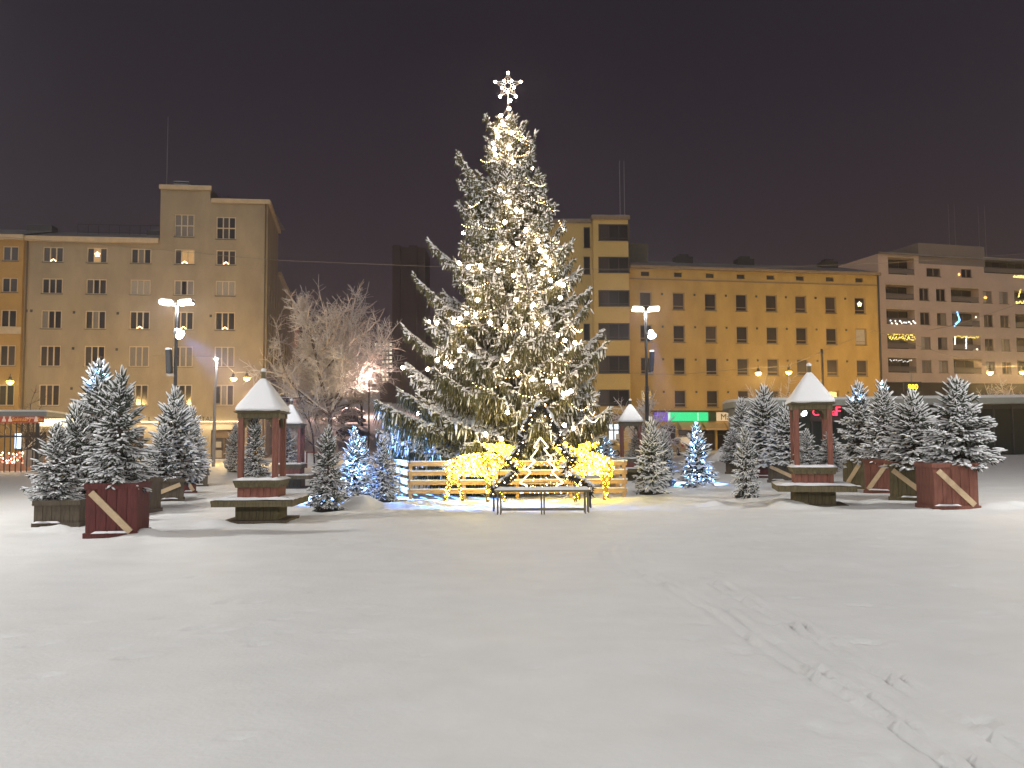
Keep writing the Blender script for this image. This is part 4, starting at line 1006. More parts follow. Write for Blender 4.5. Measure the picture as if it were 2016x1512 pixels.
o, c = planter(1546, 950, 1.2, .9, .68, WOODB, R(-36), 'brown planter with pale brace behind the standing spruce', 1, 6)
planter_tree(5, 1548, 800, c, c.z + .66, 84, .8, 'frosted spruce leaning beside the well roof over the brown planter')
o, c = planter(1503, 941, .55, .8, .62, WOODR, R(-30), 'dark red planter half hidden behind the standing spruce', 0, 3)
planter_tree(5, 1507, 767, c, c.z + .6, 96, 2.4, 'tallest frosted spruce of the cluster before the pavilion')
o, c = planter(1448, 933, .85, .9, .55, WOODB, R(-30), 'dim brown planter at the pavilion end of the cluster', 0, 4)
planter_tree(3, 1461, 790, c, c.z + .5, 66, 1.2, 'spruce before the ribbed rounded end of the pavilion')
planter_tree(2, 1444, 846, c, c.z + .5, 60, 0.3, 'low dark spruce at the outer end of the pavilion cluster', dy=-.2)
planter_tree(1, 1570, 850, c, c.z + .5, 60, 1.3, 'low spruce filling the gap beside the nearest well', dy=-.6)

# cold fairy lights wound into the tops
def cold_top(o, lo, hi, n, seed, label, pw, r=.008, warm=False):
    P = tips(o, n * 2, seed, lo, hi, 1.0)
    s = Vector(o.scale); W_ = [Vector((p[0] * s.x, p[1] * s.y, p[2] * s.z)) for p in P]
    t = thing('fairy_lights', label, 'fairy lights', o.location, 0, 'cold fairy lights in spruce tops')
    dots('light', W_, r, COLD, t, None)
    return t
cold_top(tL3, .80, .99, 40, 1, 'cold white fairy lights in the tallest spruce behind the dark red planter', 34)
cold_top(tR3, .86, 1.0, 22, 2, 'cold white fairy lights at the tip of the second red planter spruce', 16)
cold_top(tR4, .76, .93, 26, 3, 'cold white fairy lights in the spruce beside the nearest well', 20)

# free standing spruces on crossed feet
def stand_tree(kind, px, py, py_top, wpx, rz, label, stand='disk', lift=.16):
    b = G(px, py); ht = at(px, py_top, b.y).z - b.z - lift
    o = place_spruce(kind, b + Vector((0, 0, lift)), ht, wpx * b.y / F, rz, label, 'cut spruces standing on the snow')
    s = o.scale
    m = MB()
    if stand == 'disk':
        for k in range(4):
            a = k * math.pi / 2 + .5; q = Vector((math.cos(a), math.sin(a), 0)); m.beam(q * .04 + Vector((0, 0, .10)), q * .34 + Vector((0, 0, -lift + .03)), .07, .03)
        m.lathe([(.37, -lift), (.37, -lift + .04), (.30, -lift + .06)], 16); m.lathe([(.06, -lift), (.055, .12)], 8)
    else:
        m.lathe([(.06, -lift), (.055, .12)], 8)
        for k in range(2):
            a = k * math.pi / 2 + .4; q = Vector((math.cos(a), math.sin(a), 0)); m.beam(q * -.3 + Vector((0, 0, -lift + .04)), q * .3 + Vector((0, 0, -lift + .04)), .06, .06)
    st = m.build('stand', POLE, o); st.scale = (1 / s.x, 1 / s.y, 1 / s.z)
    return o
t1 = stand_tree(0, 645, 1008, 850, 88, .3, 'dark spruce on a round black stand with bluish lit side')
t2 = stand_tree(5, 698, 984, 850, 62, 1.3, 'spruce glowing bright blue between two darker standing spruces', 'cross')
t2b = stand_tree(2, 716, 976, 866, 44, 2.3, 'dim spruce peeking from behind the bright blue spruce', 'cross')
t3 = stand_tree(2, 752, 990, 866, 72, 2., 'olive toned spruce standing by the corner of the plank fence', 'cross', .1)
t4 = stand_tree(5, 1284, 974, 832, 66, .9, 'warm lit snowy spruce on a stand beside the fence end', 'disk')
t4b = stand_tree(1, 1308, 958, 850, 50, .1, 'grey frosted spruce right behind the warm lit standing spruce', 'cross')
t5 = stand_tree(5, 1374, 960, 840, 68, 1.9, 'blue white lit spruce alone on the snow before the shops', 'cross', .08)
t6 = stand_tree(1, 1470, 981, 846, 60, 2.7, 'shaggy cream toned spruce leaning on bare snow before the brown planter', 'cross', .05)
t7 = stand_tree(2, 462, 930, 838, 44, 1.1, 'small far spruce half hidden behind the nearer open well', 'cross')
t8 = stand_tree(2, 1192, 930, 862, 60, .4, 'small bluish spruce behind the golden moose by the shop door', 'cross')
for t_, n_, sd_, pw, lb in ((t2, 90, 5, 60, 'cold white fairy lights wound over the bright blue standing spruce'), (t5, 90, 6, 75, 'cold white fairy lights wound over the lone blue white spruce'), (t8, 30, 7, 12, 'cold fairy lights on the small spruce behind the golden moose')):
    q = cold_top(t_, .06, .98, n_, sd_, lb, 0, .0075)
# ================================================================= WOODEN WELLS
def well(px, py, label, rz, tree=None, k=1.0):
    f = G(px, py); c = Vector((f.x, f.y + .44 * k, 0)); c.z = float(gz(c.x, c.y))
    o = thing('wooden_well', label, 'well', c, rz, 'open wooden wells with snowy roofs'); o.scale = (k, k, k)
    S = .88
    m = MB(); m.box((0, 0, .19), (S - .06, S - .06, .38)); m.build('core', mat('planter_inside', (.02, .016, .014), .9), o)
    n = 6; pw = S / n; me = plank_mesh(WOODO, pw - .005, .03, .40)
    for q in range(4):
        for i in range(n - (q % 2)):
            x = -S / 2 + pw * (i + .5 + (q % 2) * .5); v = Matrix.Rotation(q * math.pi / 2, 3, 'Z') @ Vector((x, -S / 2 + .015, .0)); inst('plank', me, o, v, q * math.pi / 2)
    m = MB(); m.box((0, 0, .015), (S + .45, S + .45, .06)); m.build('base_frame', WOODB, o)
    B = .83                                                  # bench: four boards round the box
    for q in range(4):
        m = MB(); y0 = S / 2 - .02; y1 = B
        a = Matrix.Rotation(q * math.pi / 2, 3, 'Z')
        pts = [(-y0, -y0), (y0, -y0), (y1, -y1), (-y1, -y1)]
        lo = [a @ Vector((x, y, .41)) for x, y in pts]; hi = [a @ Vector((x, y, .465)) for x, y in pts]
        m.quad(*lo[::-1]); m.quad(*hi)
        for i in range(4): j = (i + 1) % 4; m.quad(lo[i], lo[j], hi[j], hi[i])
        e0 = a @ Vector((-y1 + .02, -y1 + .03, .385)); e1 = a @ Vector((y1 - .02, -y1 + .03, .385)); m.beam(e0, e1, .05, .09)
        m.build('bench_board', WOODO, o)
        m = MB(); pts = [(-y0, -y0), (y0, -y0), (y1 + .01, -y1 - .01), (-y1 - .01, -y1 - .01)]; N = 9; g = []
        for j in range(4):
            row = []
            for i in range(N + 1):
                t = i / N; p0 = Vector((pts[0][0] + (pts[1][0] - pts[0][0]) * t, pts[0][1], 0)); p1 = Vector((pts[3][0] + (pts[2][0] - pts[3][0]) * t, pts[3][1], 0))
                p = p0.lerp(p1, j / 3); p.z = .466 + (.055 if j in (1, 2) else .045 if j == 0 else .012) + random.uniform(-.008, .010); row.append(a @ p)
            g.append(row)
        for j in range(3):
            for i in range(N): m.quad(g[j][i], g[j + 1][i], g[j + 1][i + 1], g[j][i + 1])
        m.build('snow_cover', TSNOW, o, smooth=True)
    n = 6; pw = (S - .06) / n; me = plank_mesh(WOODR2, pw - .005, .03, .22)
    for q in range(4):
        for i in range(n):
            x = -(S - .06) / 2 + pw * (i + .5); v = Matrix.Rotation(q * math.pi / 2, 3, 'Z') @ Vector((x, -(S - .06) / 2 + .015, .50)); inst('plank', me, o, v, q * math.pi / 2)
    m = MB(); m.box((0, 0, .60), (S - .12, S - .12, .24)); m.build('core', mat('planter_inside', (.02, .016, .014), .9), o)
    m = MB()
    for q in range(4):
        a = Matrix.Rotation(q * math.pi / 2, 3, 'Z')
        v = [Vector((-S / 2, -S / 2, .71)), Vector((S / 2, -S / 2, .71)), Vector((S / 2 + .05, -S / 2 - .05, .86)), Vector((-S / 2 - .05, -S / 2 - .05, .86))]
        w_ = [x + Vector((0, .06, 0)) for x in v]
        v = [a @ x for x in v]; w_ = [a @ x for x in w_]; m.quad(*v); m.quad(v[3], v[2], w_[2], w_[3]); m.quad(*w_[::-1]); m.quad(v[0], w_[0], w_[1], v[1])
        for i in range(5):                                   # carved teeth along the rim
            x = -S / 2 + .13 + i * (S - .26) / 4; m.box(a @ Vector((x, -S / 2 - .012, .745)), (.05, .02, .05), a)
    m.build('rim', WOODO, o)
    m = MB(); N = 10; g = []
    for j in range(N + 1):
        row = []
        for i in range(N + 1):
            x = (i / N - .5) * (S + .14); y = (j / N - .5) * (S + .14); e = i in (0, N) or j in (0, N); row.append((x, y, .865 + (0 if e else random.uniform(.035, .065))))
        g.append(row)
    for j in range(N):
        for i in range(N): m.quad(g[j][i], g[j][i + 1], g[j + 1][i + 1], g[j + 1][i])
    m.build('snow_cover', TSNOW, o, smooth=True)
    for sx_ in (-1, 1):
        for sy_ in (-1, 1):
            m = MB(); m.box((sx_ * .355, sy_ * .355, (.86 + 2.2) / 2), (.115, .115, 2.2 - .86)); m.build('post', WOODR2, o, bevel=.012)
    m = MB()
    for q in range(4):
        a = Matrix.Rotation(q * math.pi / 2, 3, 'Z')
        m.box(a @ Vector((0, -.355 - .002 * q, 2.235)), (.86, .10, .15), a)
        for s_ in (-1, 1):                                   # curved brackets
            for t in range(4):
                p = [(.30, 2.00), (.285, 2.06), (.25, 2.115), (.20, 2.16)][t]; m.box(a @ Vector((s_ * p[0], -.355, p[1])), (.085, .05, .075), a)
    m.build('eave_beam', WOODO, o)
    m = MB(); m.lathe([(.70, 2.30), (.66, 2.27), (.60, 2.26)], 4, off=math.pi / 4); m.lathe([(.655, 2.31), (.02, 2.98)], 4, off=math.pi / 4); m.build('roof', WOODO, o)
    m = MB(); prof = [(.665, 2.312), (.70, 2.335), (.70, 2.37), (.665, 2.42), (.50, 2.585), (.33, 2.77), (.18, 2.92), (.09, 3.00), (.03, 3.03)]
    N = 6; base = len(m.v)                                  # square, softly edged snow cap
    for (r_, z) in prof:
        for q in range(4):
            for i in range(N):
                t = i / N; a0 = math.pi / 4 + q * math.pi / 2; p = Vector((math.cos(a0), math.sin(a0), 0)).lerp(Vector((math.cos(a0 + math.pi / 2), math.sin(a0 + math.pi / 2), 0)), t)
                kk = 1 - .10 * (1 - min(1, 6 * t * (1 - t) + .3)); m.v.append((p.x * r_ * kk * (1 + random.uniform(-.006, .006)), p.y * r_ * kk, z + random.uniform(-.006, .006)))
    C = 4 * N
    for i in range(len(prof) - 1):
        for j in range(C): j2 = (j + 1) % C; m.f.append((i * C + j, i * C + j2, (i + 1) * C + j2, (i + 1) * C + j)); m.m.append(0)
    m.f.append(tuple((len(prof) - 1) * C + j for j in range(C))); m.m.append(0)
    m.build('snow_roof', TSNOW, o, smooth=True)
    m = MB(); m.box((0, 0, 3.06), (.075, .075, .20)); fn = m.build('finial', WOODO, o)
    m = MB(); m.lathe([(.02, 0), (.06, .02), (.055, .06), (.02, .085)], 8, (0, 0, 3.155)); m.build('snow_cap', TSNOW, fn)
    return o, c
o, c = well(503, 1028, 'nearest wooden well on the stall side, with dark spruce inside', R(2))
def well_tree(kind, px, ptop, wpx, c, z, rz, label):
    q = at(px, 868, c.y); ht = at(px, ptop, c.y).z - c.z - z
    return place_spruce(kind, (q.x, c.y, c.z + z), ht, wpx * c.y / F, rz, label, 'spruces inside the wooden wells')
tw1 = well_tree(0, 503, 826, 62, c, .86, .5, 'dark spruce with bluish lit needles inside the nearest stall side well')
o, c = well(566, 962, 'farther wooden well beside the nearest stall side well, by the bare young tree', R(3))
well_tree(0, 565, 846, 50, c, .86, 1.8, 'small dark spruce inside the farther stall side well')
o, c = well(1246, 946, 'farther wooden well behind the fence end and the warm lit spruce', R(-4))
well_tree(0, 1250, 858, 42, c, .86, 1.2, 'dark little spruce inside the well behind the fence end')
o, c = well(1614, 997, 'nearest wooden well on the pavilion side, between red planters', R(-12), k=1.03)
well_tree(2, 1588, 848, 56, c, .86, .5, 'spruce inside the nearest pavilion side well, toward the cluster')
well_tree(4, 1634, 852, 58, c, .86, 2.2, 'darker spruce inside the nearest pavilion side well, toward the planters')

# ================================================================= PLANK FENCE ROUND THE BIG TREE
fa = G(806, 985); fb = G(1226, 977)
FX0, FX1, FYn = fa.x, fb.x, (fa.y + fb.y) / 2
FYf = FYn + 6.2
TX, TY = at(1003, 700, 27.2).x, 27.2
TZ = float(gz(TX, TY))
fo = thing('plank_fence', 'square four rail plank fence around the big christmas tree', 'fence', ((FX0 + FX1) / 2, FYn, 0))
zs_ = [.22, .47, .74, 1.0]
def rail(a, b, z, k):
    d = (Vector(b) - Vector(a)); m = MB(); aa = Vector((a[0], a[1], z + random.uniform(-.008, .008))); bb_ = Vector((b[0], b[1], z + random.uniform(-.008, .008)))
    m.beam(aa, bb_, .045, .115); rl = m.build('rail', FENCE, fo, True)
    m = MB(); m.beam(aa + Vector((0, 0, .077)), bb_ + Vector((0, 0, .077)), .075, .038); m.build('snow_cover', TSNOW, rl).location = (0, 0, 0)
def posts(a, b, n):
    for i in range(n):
        t = i / (n - 1); x = a[0] + (b[0] - a[0]) * t; y = a[1] + (b[1] - a[1]) * t
        if (round(x, 2), round(y, 2)) in seen: continue
        seen.add((round(x, 2), round(y, 2))); m = MB(); m.box((x, y, .47), (.095, .095, 1.1)); m.build('post', FENCE, fo, True)
seen = set()
cn_ = [(FX0, FYn), (FX1, FYn), (FX1, FYf), (FX0 - 1.35, FYf - 1.0)]
for i in range(4):
    a, b = cn_[i], cn_[(i + 1) % 4]; posts(a, b, 5)
    d = Vector((b[0] - a[0], b[1] - a[1], 0)).normalized(); n = Vector((d.y, -d.x, 0)) * .072
    for z in zs_:
        for h in range(2):
            p = Vector((*a, 0)).lerp(Vector((*b, 0)), h / 2 + (.0006 if h else 0)) + n; q = Vector((*a, 0)).lerp(Vector((*b, 0)), (h + 1) / 2) + n; rail(p, q, z, h)

# ================================================================= THE BIG CHRISTMAS TREE
def prof(z):
    return float(np.interp(z, [.8, 1.5, 2.7, 3.7, 5.3, 6.7, 8.0, 9.1, 9.9, 11.1, 12.0, 12.6], [2.3, 2.95, 3.25, 3.15, 2.75, 2.35, 2.0, 1.55, 1.25, .80, .40, .12]))
r = np.random.default_rng(42)
P = []; Dr = []; Ln = []; Ra = []; SP = []; SD = []; SL = []; SR = []
tb = MB(); tb.tube([(0, 0, -.2), (0, 0, 3), (.02, 0, 6), (.0, 0, 9), (0, 0, 12.5)], [.21, .17, .12, .07, .02], 10)
HT = 12.5
def spray(p, d, l, ra, sn):
    P.append(p); Dr.append(d); Ln.append(l); Ra.append(ra)
    if r.random() < sn:
        SP.append(p + d * l * .05); SD.append(d); SL.append(l * r.uniform(.45, 1.0)); SR.append(ra * r.uniform(.9, 1.7))
special = []                     # limbs that stand out from the outline: pixel of the tip
for px, py in ((841, 470), (818, 548), (862, 610), (790, 641), (842, 640), (797, 712), (789, 742), (800, 775), (742, 800), (740, 850), (748, 825), (752, 812), (757, 862), (770, 845), (785, 825), (790, 870), (1185, 650), (1187, 682), (1170, 742), (1190, 770), (1200, 815), (1158, 600), (1160, 570), (1140, 530),
               (1122, 490), (1110, 440), (1092, 408), (905, 318), (905, 355), (1070, 340), (1054, 268), (957, 232), (958, 275), (903, 395), (1035, 245), (1070, 365), (1180, 860), (760, 880)):
    q = at(px, py, TY); special.append((q.x - TX, q.z - TZ))
limbs = []
z = .85
while z < 12.1:
    n = int(r.integers(6, 9)) if z < 9.5 else int(r.integers(5, 7)); a0 = r.uniform(0, 6.3)
    for b in range(n):
        a = a0 + 6.283 * b / n + r.normal(0, .22); zz = z + r.normal(0, .10); Rr = prof(zz) * r.uniform(.66, 1.0)
        limbs.append((a, zz, Rr))
    z += .46 if z < 4 else .42 if z < 9 else .28
for (x, zt_) in special:
    a = (0 if x > 0 else math.pi) + r.normal(0, .25); limbs.append((a, zt_, abs(x) / max(.9, abs(math.cos(a)))))
for (a, ztip, Rr) in limbs:
    e = float(np.interp(ztip, [1, 3, 5, 8, 10, 12], [-2, 8, 22, 32, 42, 55])) + r.normal(0, 4)
    rise = Rr * math.tan(R(e)); d0 = np.array([math.cos(a), math.sin(a), 0.]); side = np.array([-math.sin(a), math.cos(a), 0.])
    z0 = max(.5, ztip - rise); z0 = min(z0, 12.3); rise = ztip - z0; wob = r.normal(0, .10)
    def cur(t): return d0 * Rr * t + side * wob * Rr * math.sin(3 * t) + np.array([0, 0, z0 + rise * (.55 * t + .45 * t ** 2.2) - .12 * Rr * math.sin(3.14 * t) * (1 if ztip < 6 else .6)])
    ts = np.linspace(0, 1, 7); tb.tube([tuple(cur(t)) for t in ts], [max(.006, .012 + .016 * Rr * (1 - t)) for t in ts], 4, cap=False)
    low = float(np.interp(ztip, [1, 3, 6, 10], [1.7, 1.35, .85, .5]))
    def twigs(p, d, side, t, full, sl):
        """needle sprays round one point of a bough"""
        for sg in (-1, 1):
            dd = d * r.uniform(.6, 1.05) + side * sg * r.uniform(.4, .9) + np.array([0, 0, -.18 - .30 * r.random()]); dd /= np.linalg.norm(dd)
            spray(p, dd, sl * r.uniform(.6, 1.3), .026 * r.uniform(.7, 1.35), .86)
            p2 = p + dd * sl * r.uniform(.3, .9)
            hd = np.array([0, 0, -1.]) + d * .35 * r.random() + side * r.normal(0, .22); hd /= np.linalg.norm(hd)
            if r.random() < .8: spray(p2, hd, r.uniform(.10, .36) * low * full, .022 * r.uniform(.7, 1.35), .24)
        if r.random() < .75:
            hd = np.array([0, 0, -1.]) + d * .35 * r.random() + side * r.normal(0, .3); hd /= np.linalg.norm(hd); spray(p, hd, r.uniform(.16, .52) * low * full, .023, .14)
        if r.random() < .8: SP.append(p + np.array([0, 0, .015])); SD.append(d); SL.append(.11 * r.uniform(.7, 1.4)); SR.append(.034 * r.uniform(.6, 1.4))
    n = max(8, int(Rr * 13))
    for k in range(n):
        t = .12 + .88 * (k + r.random() * .5) / n; p = cur(t); d = cur(min(1.02, t + .05)) - cur(t - .05); d /= np.linalg.norm(d)
        twigs(p, d, side, t, 1.0 if t < .8 else .75, .20 + .10 * (1 - t))
        if k % 2 == 0 and t < .93 and Rr > .7:                 # side boughs make each limb a broad fan
            for sg in (-1, 1):
                bl = (.16 + .42 * Rr * (1 - t) ** .8) * r.uniform(.55, 1.1); bl = min(bl, 1.0)
                bd = d * r.uniform(.7, 1.0) + side * sg * r.uniform(.6, 1.0) + np.array([0, 0, -.12 + r.normal(0, .08)]); bd /= np.linalg.norm(bd); bs = np.array([-bd[1], bd[0], 0.]); bs /= np.linalg.norm(bs)
                tb.tube([tuple(p), tuple(p + bd * bl)], [.010, .004], 3, cap=False)
                m_ = max(2, int(bl / .105))
                for j in range(m_):
                    u = (j + .6) / m_; twigs(p + bd * bl * u + np.array([0, 0, -.10 * bl * u * u]), bd, bs, t, .9, .17)
    tip = cur(1.0); dt = cur(1.0) - cur(.9); dt /= np.linalg.norm(dt)
    for q in range(6):
        dd = dt + r.normal(0, .35, 3); dd /= np.linalg.norm(dd); spray(tip - dt * .05, dd, r.uniform(.14, .26), .026, .9)
big = thing('christmas_tree', 'tall snow laden christmas tree inside the plank fence with star on top', 'christmas tree', (TX, TY, TZ))
inst('trunk', tb.mesh('trunk', BARK), big)
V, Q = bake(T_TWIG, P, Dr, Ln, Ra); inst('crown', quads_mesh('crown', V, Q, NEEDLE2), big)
V, Q = bake(T_SNOW, SP, SD, SL, SR, .8, .6); inst('snow_cover', quads_mesh('snow_cover', V, Q, TSNOW), big)
print('big tree sprays', len(P), 'snow', len(SP), 'limbs', len(limbs))

# bulbs read off the photograph, set on the crown's surface
BP = [(976, 255), (1007, 261), (1002, 289), (1010, 319), (975, 304), (984, 375), (1002, 397), (1016, 413), (1026, 416), (986, 228), (1002, 214), (1004, 198), (973, 293), (994, 437), (1035, 454), (1019, 479), (1059, 474), (989, 488), (1063, 493), (1075, 506),
      (1082, 517), (904, 518), (922, 526), (946, 523), (981, 532), (1011, 542), (1043, 541), (1068, 538), (1084, 552), (1099, 558), (1109, 561), (1103, 586), (918, 617), (936, 619), (906, 627), (844, 634), (860, 636), (893, 634), (965, 635), (995, 643),
      (1057, 638), (1077, 636), (1097, 660), (1112, 670), (1132, 675), (861, 709), (878, 715), (888, 721), (842, 727), (998, 708), (1019, 734), (1048, 746), (1079, 751), (1093, 748), (1117, 773), (1109, 775), (1124, 770), (793, 724), (999, 812), (987, 864),
      (956, 855), (846, 824), (823, 814), (1111, 837), (1129, 843), (1086, 819), (1093, 871), (990, 245), (1000, 232), (980, 270), (1050, 600), (1016, 590), (940, 590), (1030, 655), (905, 690), (925, 700)]
def on_crown(px, py, k=.86):
    d = ray(px, py); o = Vector((0, 0, CAMH)); best = None
    for i in range(140):
        Y = TY - 3.6 + i * .05; p = o + d * (Y / d.y); zz = p.z - TZ
        if zz > 12.6: continue
        if math.hypot(p.x - TX, p.y - TY) < prof(min(max(zz, .8), 12.6)) * k: return p
        q = math.hypot(p.x - TX, p.y - TY) - prof(min(max(zz, .8), 12.6)) * k
        if best is None or q < best[0]: best = (q, p)
    return best[1]
ls = thing('string_lights', 'string of large warm bulbs wound around the big christmas tree', 'string lights', (TX, TY, TZ))
mb = MB(); mb.lathe([(.015, -.07), (.055, -.04), (.068, 0), (.055, .04), (.015, .066)], 10); bulb_me = mb.mesh('bulb', BULB, True)
BPW = [on_crown(*b) - Vector((TX, TY, TZ)) for b in BP]
rr = random.Random(5)
for k in range(26):                                            # and round the far side
    zz = rr.uniform(1.5, 11.5); a = rr.uniform(.2, 2.9); q = prof(zz) * .85; BPW.append(Vector((q * math.cos(a), q * math.sin(a), zz)))
for p in BPW: inst('bulb', bulb_me, ls, p, scale=(.84, .84, .84))
m = MB(); od = sorted(BPW[:76], key=lambda p: (round(p.z / .55), p.x * (1 if round(p.z / .55) % 2 else -1)))
for a, b in zip(od[:-1], od[1:]):
    if (a - b).length < 1.7: m.tube([a, a.lerp(b, .33) - Vector((0, 0, .10)), a.lerp(b, .66) - Vector((0, 0, .10)), b], .012, 4, cap=False)
m.build('cord', CABLE, ls)['kind'] = 'stuff'
fl = thing('fairy_chain', 'chains of tiny warm lights among the boughs of the big christmas tree', 'fairy lights', (TX, TY, TZ))
W_ = []
for k in range(46):
    zz = rr.uniform(1.2, 11.6); a = rr.uniform(-2.9, -.2); q = prof(zz) * rr.uniform(.72, .98); n = rr.randint(6, 12)
    for j in range(n):
        t = j / n; aa = a + .9 * t / max(q, .5); W_.append((q * math.cos(aa), q * math.sin(aa), zz - .35 * t * (1 - t) * 2 + .02 * rr.random()))
dots('light', W_, .013, FAIRY, fl)
# star
sc_ = at(1000, 169, TY); st = thing('star_topper', 'five pointed lit star on the top of the big christmas tree', 'star', sc_)
pts = []
for k in range(10):
    a = math.pi / 2 + k * math.pi / 5; q = .43 if k % 2 == 0 else .20; pts.append(Vector((q * math.cos(a), 0, q * math.sin(a))))
m = MB()
for a, b in zip(pts, pts[1:] + pts[:1]): m.tube([a, b], .016, 5)
for k in range(16):
    a = k * math.pi / 8; b = a + math.pi / 8; m.tube([(.10 * math.cos(a), 0, .10 * math.sin(a)), (.10 * math.cos(b), 0, .10 * math.sin(b))], .014, 4, cap=False)
for k in range(0, 10, 2): m.tube([pts[k], pts[k] * .24], .010, 4)
m.tube([(0, .05, -.10), (0, .05, -1.0)], .02, 5)
m.build('frame', mat('star_frame', (.5, .45, .40), .5, .3), st)
for p in pts: inst('bulb', bulb_me, st, p, scale=(.62, .62, .62))

# ================================================================= GOLDEN MOOSE
def skin_mesh(nodes, edges, sub=2):
    me = bpy.data.meshes.new('skin'); me.from_pydata([n[0] for n in nodes], edges, []); o = bpy.data.objects.new('skin', me); COL.objects.link(o)
    sk = o.modifiers.new('s', 'SKIN'); ss = o.modifiers.new('u', 'SUBSURF'); ss.levels = ss.render_levels = sub
    for i, n in enumerate(nodes): v = me.skin_vertices[0].data[i]; v.radius = n[1]; v.use_root = (i == 0)
    bpy.context.view_layer.update(); dg = bpy.context.evaluated_depsgraph_get()
    out = bpy.data.meshes.new_from_object(o.evaluated_get(dg)); bpy.data.objects.remove(o); return out
MO = [((0, 0, .98), (.24, .29)), ((-.40, 0, 1.0), (.23, .27)), ((-.66, 0, .97), (.15, .17)), ((.38, 0, 1.05), (.26, .33)), ((.66, 0, 1.10), (.18, .24)), ((.88, 0, 1.14), (.12, .16)), ((1.06, 0, 1.12), (.12, .13)), ((1.30, 0, .98), (.09, .10)), ((1.44, 0, .88), (.085, .09)),
      ((-.50, -.13, .72), (.09, .12)), ((-.58, -.14, .45), (.05, .06)), ((-.70, -.14, .02), (.042, .042)), ((-.46, .13, .72), (.09, .12)), ((-.34, .14, .42), (.05, .06)), ((-.26, .14, .02), (.042, .042)),
      ((.46, -.13, .74), (.075, .10)), ((.46, -.14, .42), (.05, .05)), ((.44, -.14, .02), (.042, .042)), ((.58, .13, .72), (.07, .09)), ((.74, .14, .44), (.05, .05)), ((.86, .14, .02), (.042, .042)), ((-.74, 0, 1.0), (.04, .04)), ((.60, 0, 1.26), (.08, .09))]
ME_ = [(0, 1), (1, 2), (0, 3), (3, 4), (4, 5), (5, 6), (6, 7), (7, 8), (1, 9), (9, 10), (10, 11), (1, 12), (12, 13), (13, 14), (3, 15), (15, 16), (16, 17), (3, 18), (18, 19), (19, 20), (2, 21), (4, 22)]
body_me = skin_mesh(MO, ME_)
AN = []; AE = []
for s_ in (-1, 1):
    b = len(AN); AN += [((1.0, s_ * .06, 1.22), (.045, .045)), ((.95, s_ * .22, 1.32), (.07, .05)), ((.78, s_ * .40, 1.40), (.14, .06)), ((.55, s_ * .52, 1.46), (.10, .06)), ((1.02, s_ * .50, 1.50), (.045, .045)), ((1.18, s_ * .30, 1.48), (.045, .045)), ((.78, s_ * .58, 1.58), (.045, .045)), ((.40, s_ * .60, 1.56), (.045, .045))]
    AE += [(b, b + 1), (b + 1, b + 2), (b + 2, b + 3), (b + 2, b + 4), (b + 1, b + 5), (b + 2, b + 6), (b + 3, b + 7)]
    b2 = len(AN); AN += [((.98, s_ * .09, 1.20), (.03, .03)), ((.92, s_ * .24, 1.26), (.035, .02))]; AE += [(b2, b2 + 1)]
ant = [skin_mesh(AN[:10], AE[:8], 1), skin_mesh(AN[10:], [(a - 10, b - 10) for a, b in AE[8:]], 1)]
def wire_mesh(me, rad, name, mt):
    m = MB()
    co = [v.co for v in me.vertices]
    for e in me.edges:
        a, b = co[e.vertices[0]], co[e.vertices[1]]
        if (a - b).length > .006: m.tube([a, b], rad, 3, cap=False)
    return m.mesh(name, mt)
def scatter(me, n, seed):
    r = np.random.default_rng(seed); me.calc_loop_triangles(); T = np.array([t.vertices[:] for t in me.loop_triangles]); V = np.array([v.co[:] for v in me.vertices])
    A = V[T]; ar = np.linalg.norm(np.cross(A[:, 1] - A[:, 0], A[:, 2] - A[:, 0]), axis=1); i = r.choice(len(T), n, p=ar / ar.sum()); u = r.random((n, 2)); f = u.sum(1) > 1; u[f] = 1 - u[f]
    return A[i, 0] + u[:, :1] * (A[i, 1] - A[i, 0]) + u[:, 1:] * (A[i, 2] - A[i, 0])
GW = mat('gold_wire', (.35, .24, .05), .5, .4)
bw_me = wire_mesh(body_me, .0075, 'wire_body', GW); aw = [wire_mesh(a, .0055, 'antler', GW) for a in ant]
mo = thing('light_moose', 'golden wire moose figure walking toward the lit garland frame on the stall side', 'moose figure', (0, 0, 0), 0, 'moose figures made of golden lights')
inst('wire_body', bw_me, mo)
for a in aw: inst('antler', a, mo)
q_ = np.random.default_rng(1)
dots('body_light', scatter(body_me, 760, 3), q_.uniform(.008, .015, 760), GOLD, mo); dots('body_light', scatter(body_me, 330, 13), q_.uniform(.009, .018, 330), GOLDW, mo)
for k, a in enumerate(ant): dots('antler_light', scatter(a, 170, 4 + k), .0125, GOLD, mo)
g1 = G(872, 983); s1 = 1.02
mo.location = (at(928, 900, 23.4).x, 23.4, float(gz(-1, 23.4)) - .02); mo.scale = (s1, s1, s1); mo.rotation_euler = (0, 0, R(-6))
m2 = dup(mo, (at(1168, 900, 23.3).x, 23.3, float(gz(2, 23.3)) - .02), R(180 + 42), 'golden wire moose figure turned away beside the fence end', (s1, s1, s1))

